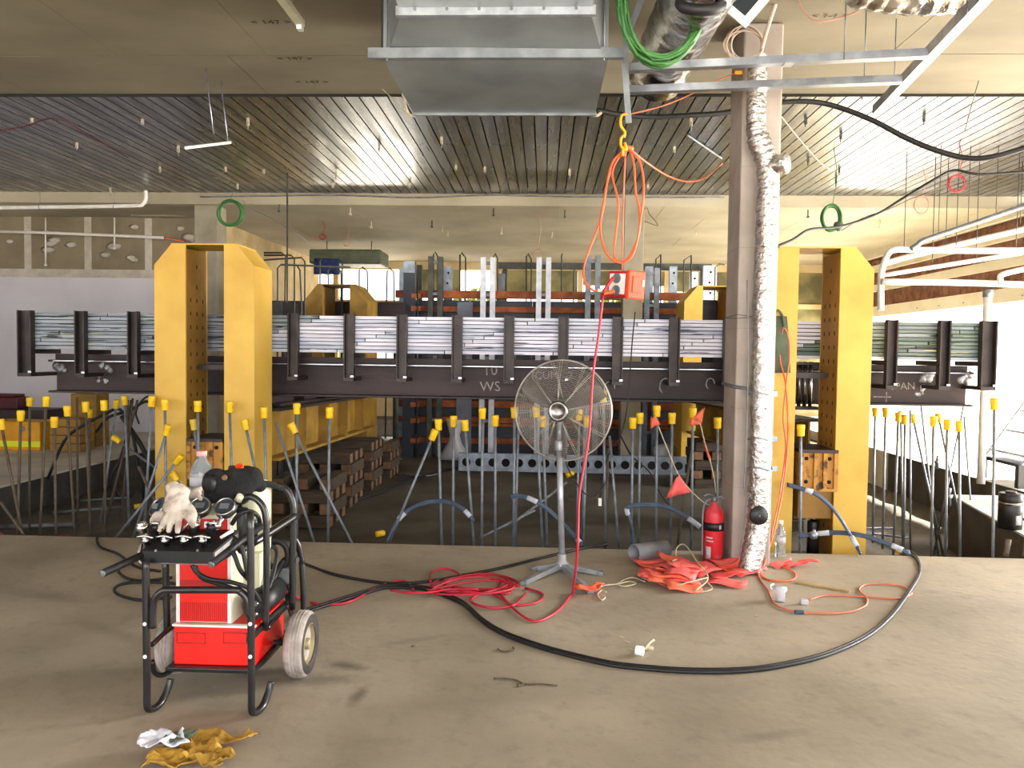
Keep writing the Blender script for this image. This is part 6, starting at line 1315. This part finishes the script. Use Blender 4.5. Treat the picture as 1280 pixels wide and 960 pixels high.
def gauge(u, v, Y, d, stem):
    c = P(u, v, Y); d = Vector(d).normalized()
    g_ = MB(); g_.lathe([(.03, -.03), (.047, -.028), (.05, -.02), (.05, .008), (.047, .012), (.041, .012), (.041, .006)], c, d, 26); gb = g_.build('gauge', 'chrome_dull', mf)
    MB().lathe([(.041, .0), (.041, .0075)], c, d, 26).build('gauge_glass', 'glass_dark', gb)
    x_ = Vector((1, 0, 0)); y_ = d.cross(x_).normalized(); q = MB(); e_ = c + d * .009; q.add([e_ + x_ * a + y_ * h for a, h in ((-.022, -.014), (.022, -.014), (.022, .016), (-.022, .016))], [(0, 1, 2, 3)]); q.build('gauge_display', 'galv_dull', gb)
    s_ = P(stem[0], stem[1], stem[2]); g_ = MB(); g_.tube([c - d * .028 + Vector((0, 0, -.02)), s_ + Vector((0, 0, .03)), s_], .012, 9, 3); g_.lathe([(.018, -.01), (.018, .015)], s_ + Vector((0, 0, .02)), (0, 0, 1), 6); g_.build('gauge_stem', 'chrome', gb)
gauge(250, 633, 3.56, (.05, -.72, .7), (246, 662, 3.53)); gauge(281, 634, 3.56, (-.02, -.72, .7), (272, 663, 3.53)); gauge(198, 634, 3.62, (-.4, -.6, .5), (200, 664, 3.55))
for (u0, v0, u1, v1, Y) in ((225, 668, 238, 650, 3.5), (258, 662, 268, 650, 3.52), (276, 672, 291, 663, 3.45)): MB().cyl(P(u0, v0, Y), P(u1, v1, Y), .0075, 8).build('pin_lever', 'tube_white' if u0 == 276 else 'chrome_dull', mf)
b = MB(); c = P(262, 656, 3.54); b.bbox((c.x - .022, c.y - .01, c.z - .012), (c.x + .022, c.y, c.z + .016), .002); b.build('tag_plate', 'paper_white', mf)
# hydraulic hoses on the cart
for i, l in enumerate(([(287, 668, 3.58), (300, 680, 3.56), (306, 700, 3.55), (311, 725, 3.56), (318, 745, 3.62)], [(290, 655, 3.6), (299, 643, 3.58), (312, 639, 3.6), (322, 645, 3.64), (325, 655, 3.7)], [(240, 706, 3.5), (247, 716, 3.5), (262, 724, 3.5), (290, 728, 3.52), (314, 737, 3.56), (325, 752, 3.62)], [(280, 676, 3.56), (292, 692, 3.54), (300, 712, 3.54), (310, 724, 3.58)], [(300, 632, 3.8), (304, 650, 3.76), (312, 668, 3.74), (322, 676, 3.74)], [(244, 708, 3.54), (252, 722, 3.54), (270, 729, 3.53), (300, 738, 3.56)], [(328, 735, 3.9), (342, 722, 3.95), (356, 700, 4.02), (372, 700, 4.0)], [(333, 742, 3.8), (341, 720, 3.86), (346, 690, 3.95), (336, 680, 3.95)])):
    fr(l, 'cart_hose', .0105 if i != 6 else .016, 6, 'black_rubber')
for (u, v, m, lab) in ((312, 658, 'galv_dull', None), (318, 662, 'chrome_dull', None)): MB().lathe([(.016, -.03), (.016, .03), (.022, .035), (.022, .05)], P(u, v, 3.74), (0, 0, 1), 10).build('coupling', m, cart)
MB().lathe([(.035, -.1), (.04, -.08), (.04, .05), (.03, .07)], P(302, 653, 3.74), (0, 0, 1), 14).build('filter_can', 'black_plastic', cart)
MB().lathe([(.018, 0), (.018, .03), (.012, .035)], P(297, 626, 3.66), (.6, 0, 1), 10).build('brass_cap', 'cream_paint', cart)
# ---------- black tool pouch and spare box on top of the pump
zp = .9
t = thing('tool_pouch', P(292, 618, 3.74), 'black cloth pouch slumped over the top of the pump cart', 'pouch')
b = MB()
for (u, v, Y, r) in ((270, 602, 3.72, .066), (275, 606, 3.73, .062), (292, 600, 3.74, .06), (305, 602, 3.76, .068), (315, 597, 3.77, .055), (285, 618, 3.73, .06), (268, 617, 3.72, .05), (300, 616, 3.75, .06), (325, 607, 3.8, .034), (297, 608, 3.75, .07)):
    b.lathe([(r * math.sin(a * .3142), -r * math.cos(a * .3142)) for a in range(11)], P(u, v, Y), n=12)
remesh(b, 'pouch_body', 'black_cloth', t, .009, 3)
MB().tube(PT([(312, 602, 3.79), (325, 604, 3.84), (340, 606, 3.9), (352, 610, 3.96)]), .016, 8, 4).build('strap', 'black_cloth', t)
c = P(281, 597, 3.665); MB().lathe([(.014, 0), (.014, .006), (.006, .007)], c, (-.1, -1, .3), 12).build('brown_patch', 'timber_end', t)
MB().lathe([(.045, 0), (.045, .015), (.02, .017)], P(263, 604, 3.665), (-.5, -.85, .1), 16).build('round_end', 'black_plastic', t)
t = thing('spare_box', P(302, 592, 3.86), 'small black box with an orange red knob behind the cloth pouch', 'box'); c = P(303, 585, 3.88)
MB().bbox((c.x - .06, 3.84, .86), (c.x + .055, 3.87, c.z + .015), .008).build('body', 'black_plastic', t); MB().lathe([(.02, 0), (.022, .012), (.018, .022)], P(300, 586, 3.835), (0, -.7, .7), 12).build('knob', 'orange_plastic', t)
c = P(250, 622, 3.78); bottle(Vector((c.x, 3.8, .862)), .056, P(250, 564, 3.8).z - .862, 'clear water bottle with pink cap standing on the pump cart', 'pink_cap')
# ---------- white work gloves
def glove(name, c, lab, fingers, palm, thumb, cuff):
    t = thing(name, c, lab, 'glove'); b = MB()
    for pts, r0, r1 in fingers + [thumb]:
        q = PT(pts); b.tube(q, r0, 10, 4, rr=[r0 + (r1 - r0) * i / (len(q) - 1) for i in range(len(q))])
        e_ = q[-1]; b.lathe([(r1 * math.sin(a * .3927), -r1 * math.cos(a * .3927)) for a in range(9)], e_, n=10)
    for (u, v, Y, r) in palm: b.lathe([(r * math.sin(a * .3142), -r * math.cos(a * .3142)) for a in range(11)], P(u, v, Y), n=12)
    for pts, rr in cuff: b.tube(PT(pts), .03, 14, rr=rr)
    return remesh(b, 'glove_body', 'glove', t, .0055, 3), t
o_, t_ = glove('work_glove', P(222, 660, 3.46), 'white leather work glove draped over the valves, fingers hanging down',
 [([(212, 640, 3.47), (206, 650, 3.43), (203, 658, 3.42)], .0165, .0125), ([(217, 641, 3.46), (213, 654, 3.42), (211, 663, 3.41)], .0165, .013), ([(224, 641, 3.46), (223, 655, 3.42), (222, 664, 3.41)], .0165, .013), ([(230, 640, 3.47), (237, 650, 3.43), (241, 657, 3.42)], .0155, .012)],
 [(213, 634, 3.48, .034), (221, 632, 3.48, .036), (229, 631, 3.49, .032), (216, 625, 3.5, .036), (226, 624, 3.5, .036), (219, 614, 3.51, .032), (228, 615, 3.52, .03)],
 ([(230, 630, 3.5), (238, 634, 3.48), (243, 643, 3.46), (242, 652, 3.45)], .0165, .0125),
 [([(220, 622, 3.51), (217, 612, 3.52), (214, 605, 3.53)], [.034, .032, .03]), ([(226, 622, 3.51), (230, 616, 3.53), (222, 608, 3.54)], [.03, .03, .024])])
glove('work_glove', P(242, 625, 3.6), 'second white glove crumpled behind, its cuff showing beside the bottle',
 [([(240, 616, 3.6), (245, 613, 3.6), (250, 611, 3.6)], .016, .012), ([(240, 620, 3.6), (247, 621, 3.59), (251, 624, 3.58)], .014, .011), ([(236, 620, 3.6), (232, 622, 3.6)], .016, .012), ([(238, 616, 3.6), (234, 611, 3.6)], .015, .012)], [(240, 618, 3.6, .024), (246, 616, 3.6, .022)], ([(244, 618, 3.59), (248, 618, 3.575)], .015, .012), [])
glove('work_glove', P(194, 652, 3.56), 'pinkish soiled glove peeking out left of the white one',
 [([(197, 648, 3.55), (193, 655, 3.53), (194, 661, 3.52)], .015, .011), ([(200, 648, 3.55), (199, 656, 3.53), (200, 663, 3.52)], .014, .011), ([(194, 646, 3.55), (190, 650, 3.54), (190, 655, 3.53)], .014, .01), ([(203, 646, 3.55), (206, 653, 3.53)], .013, .01)], [(197, 645, 3.56, .024), (203, 643, 3.56, .022)], ([(205, 643, 3.55), (209, 648, 3.53)], .013, .01), [])
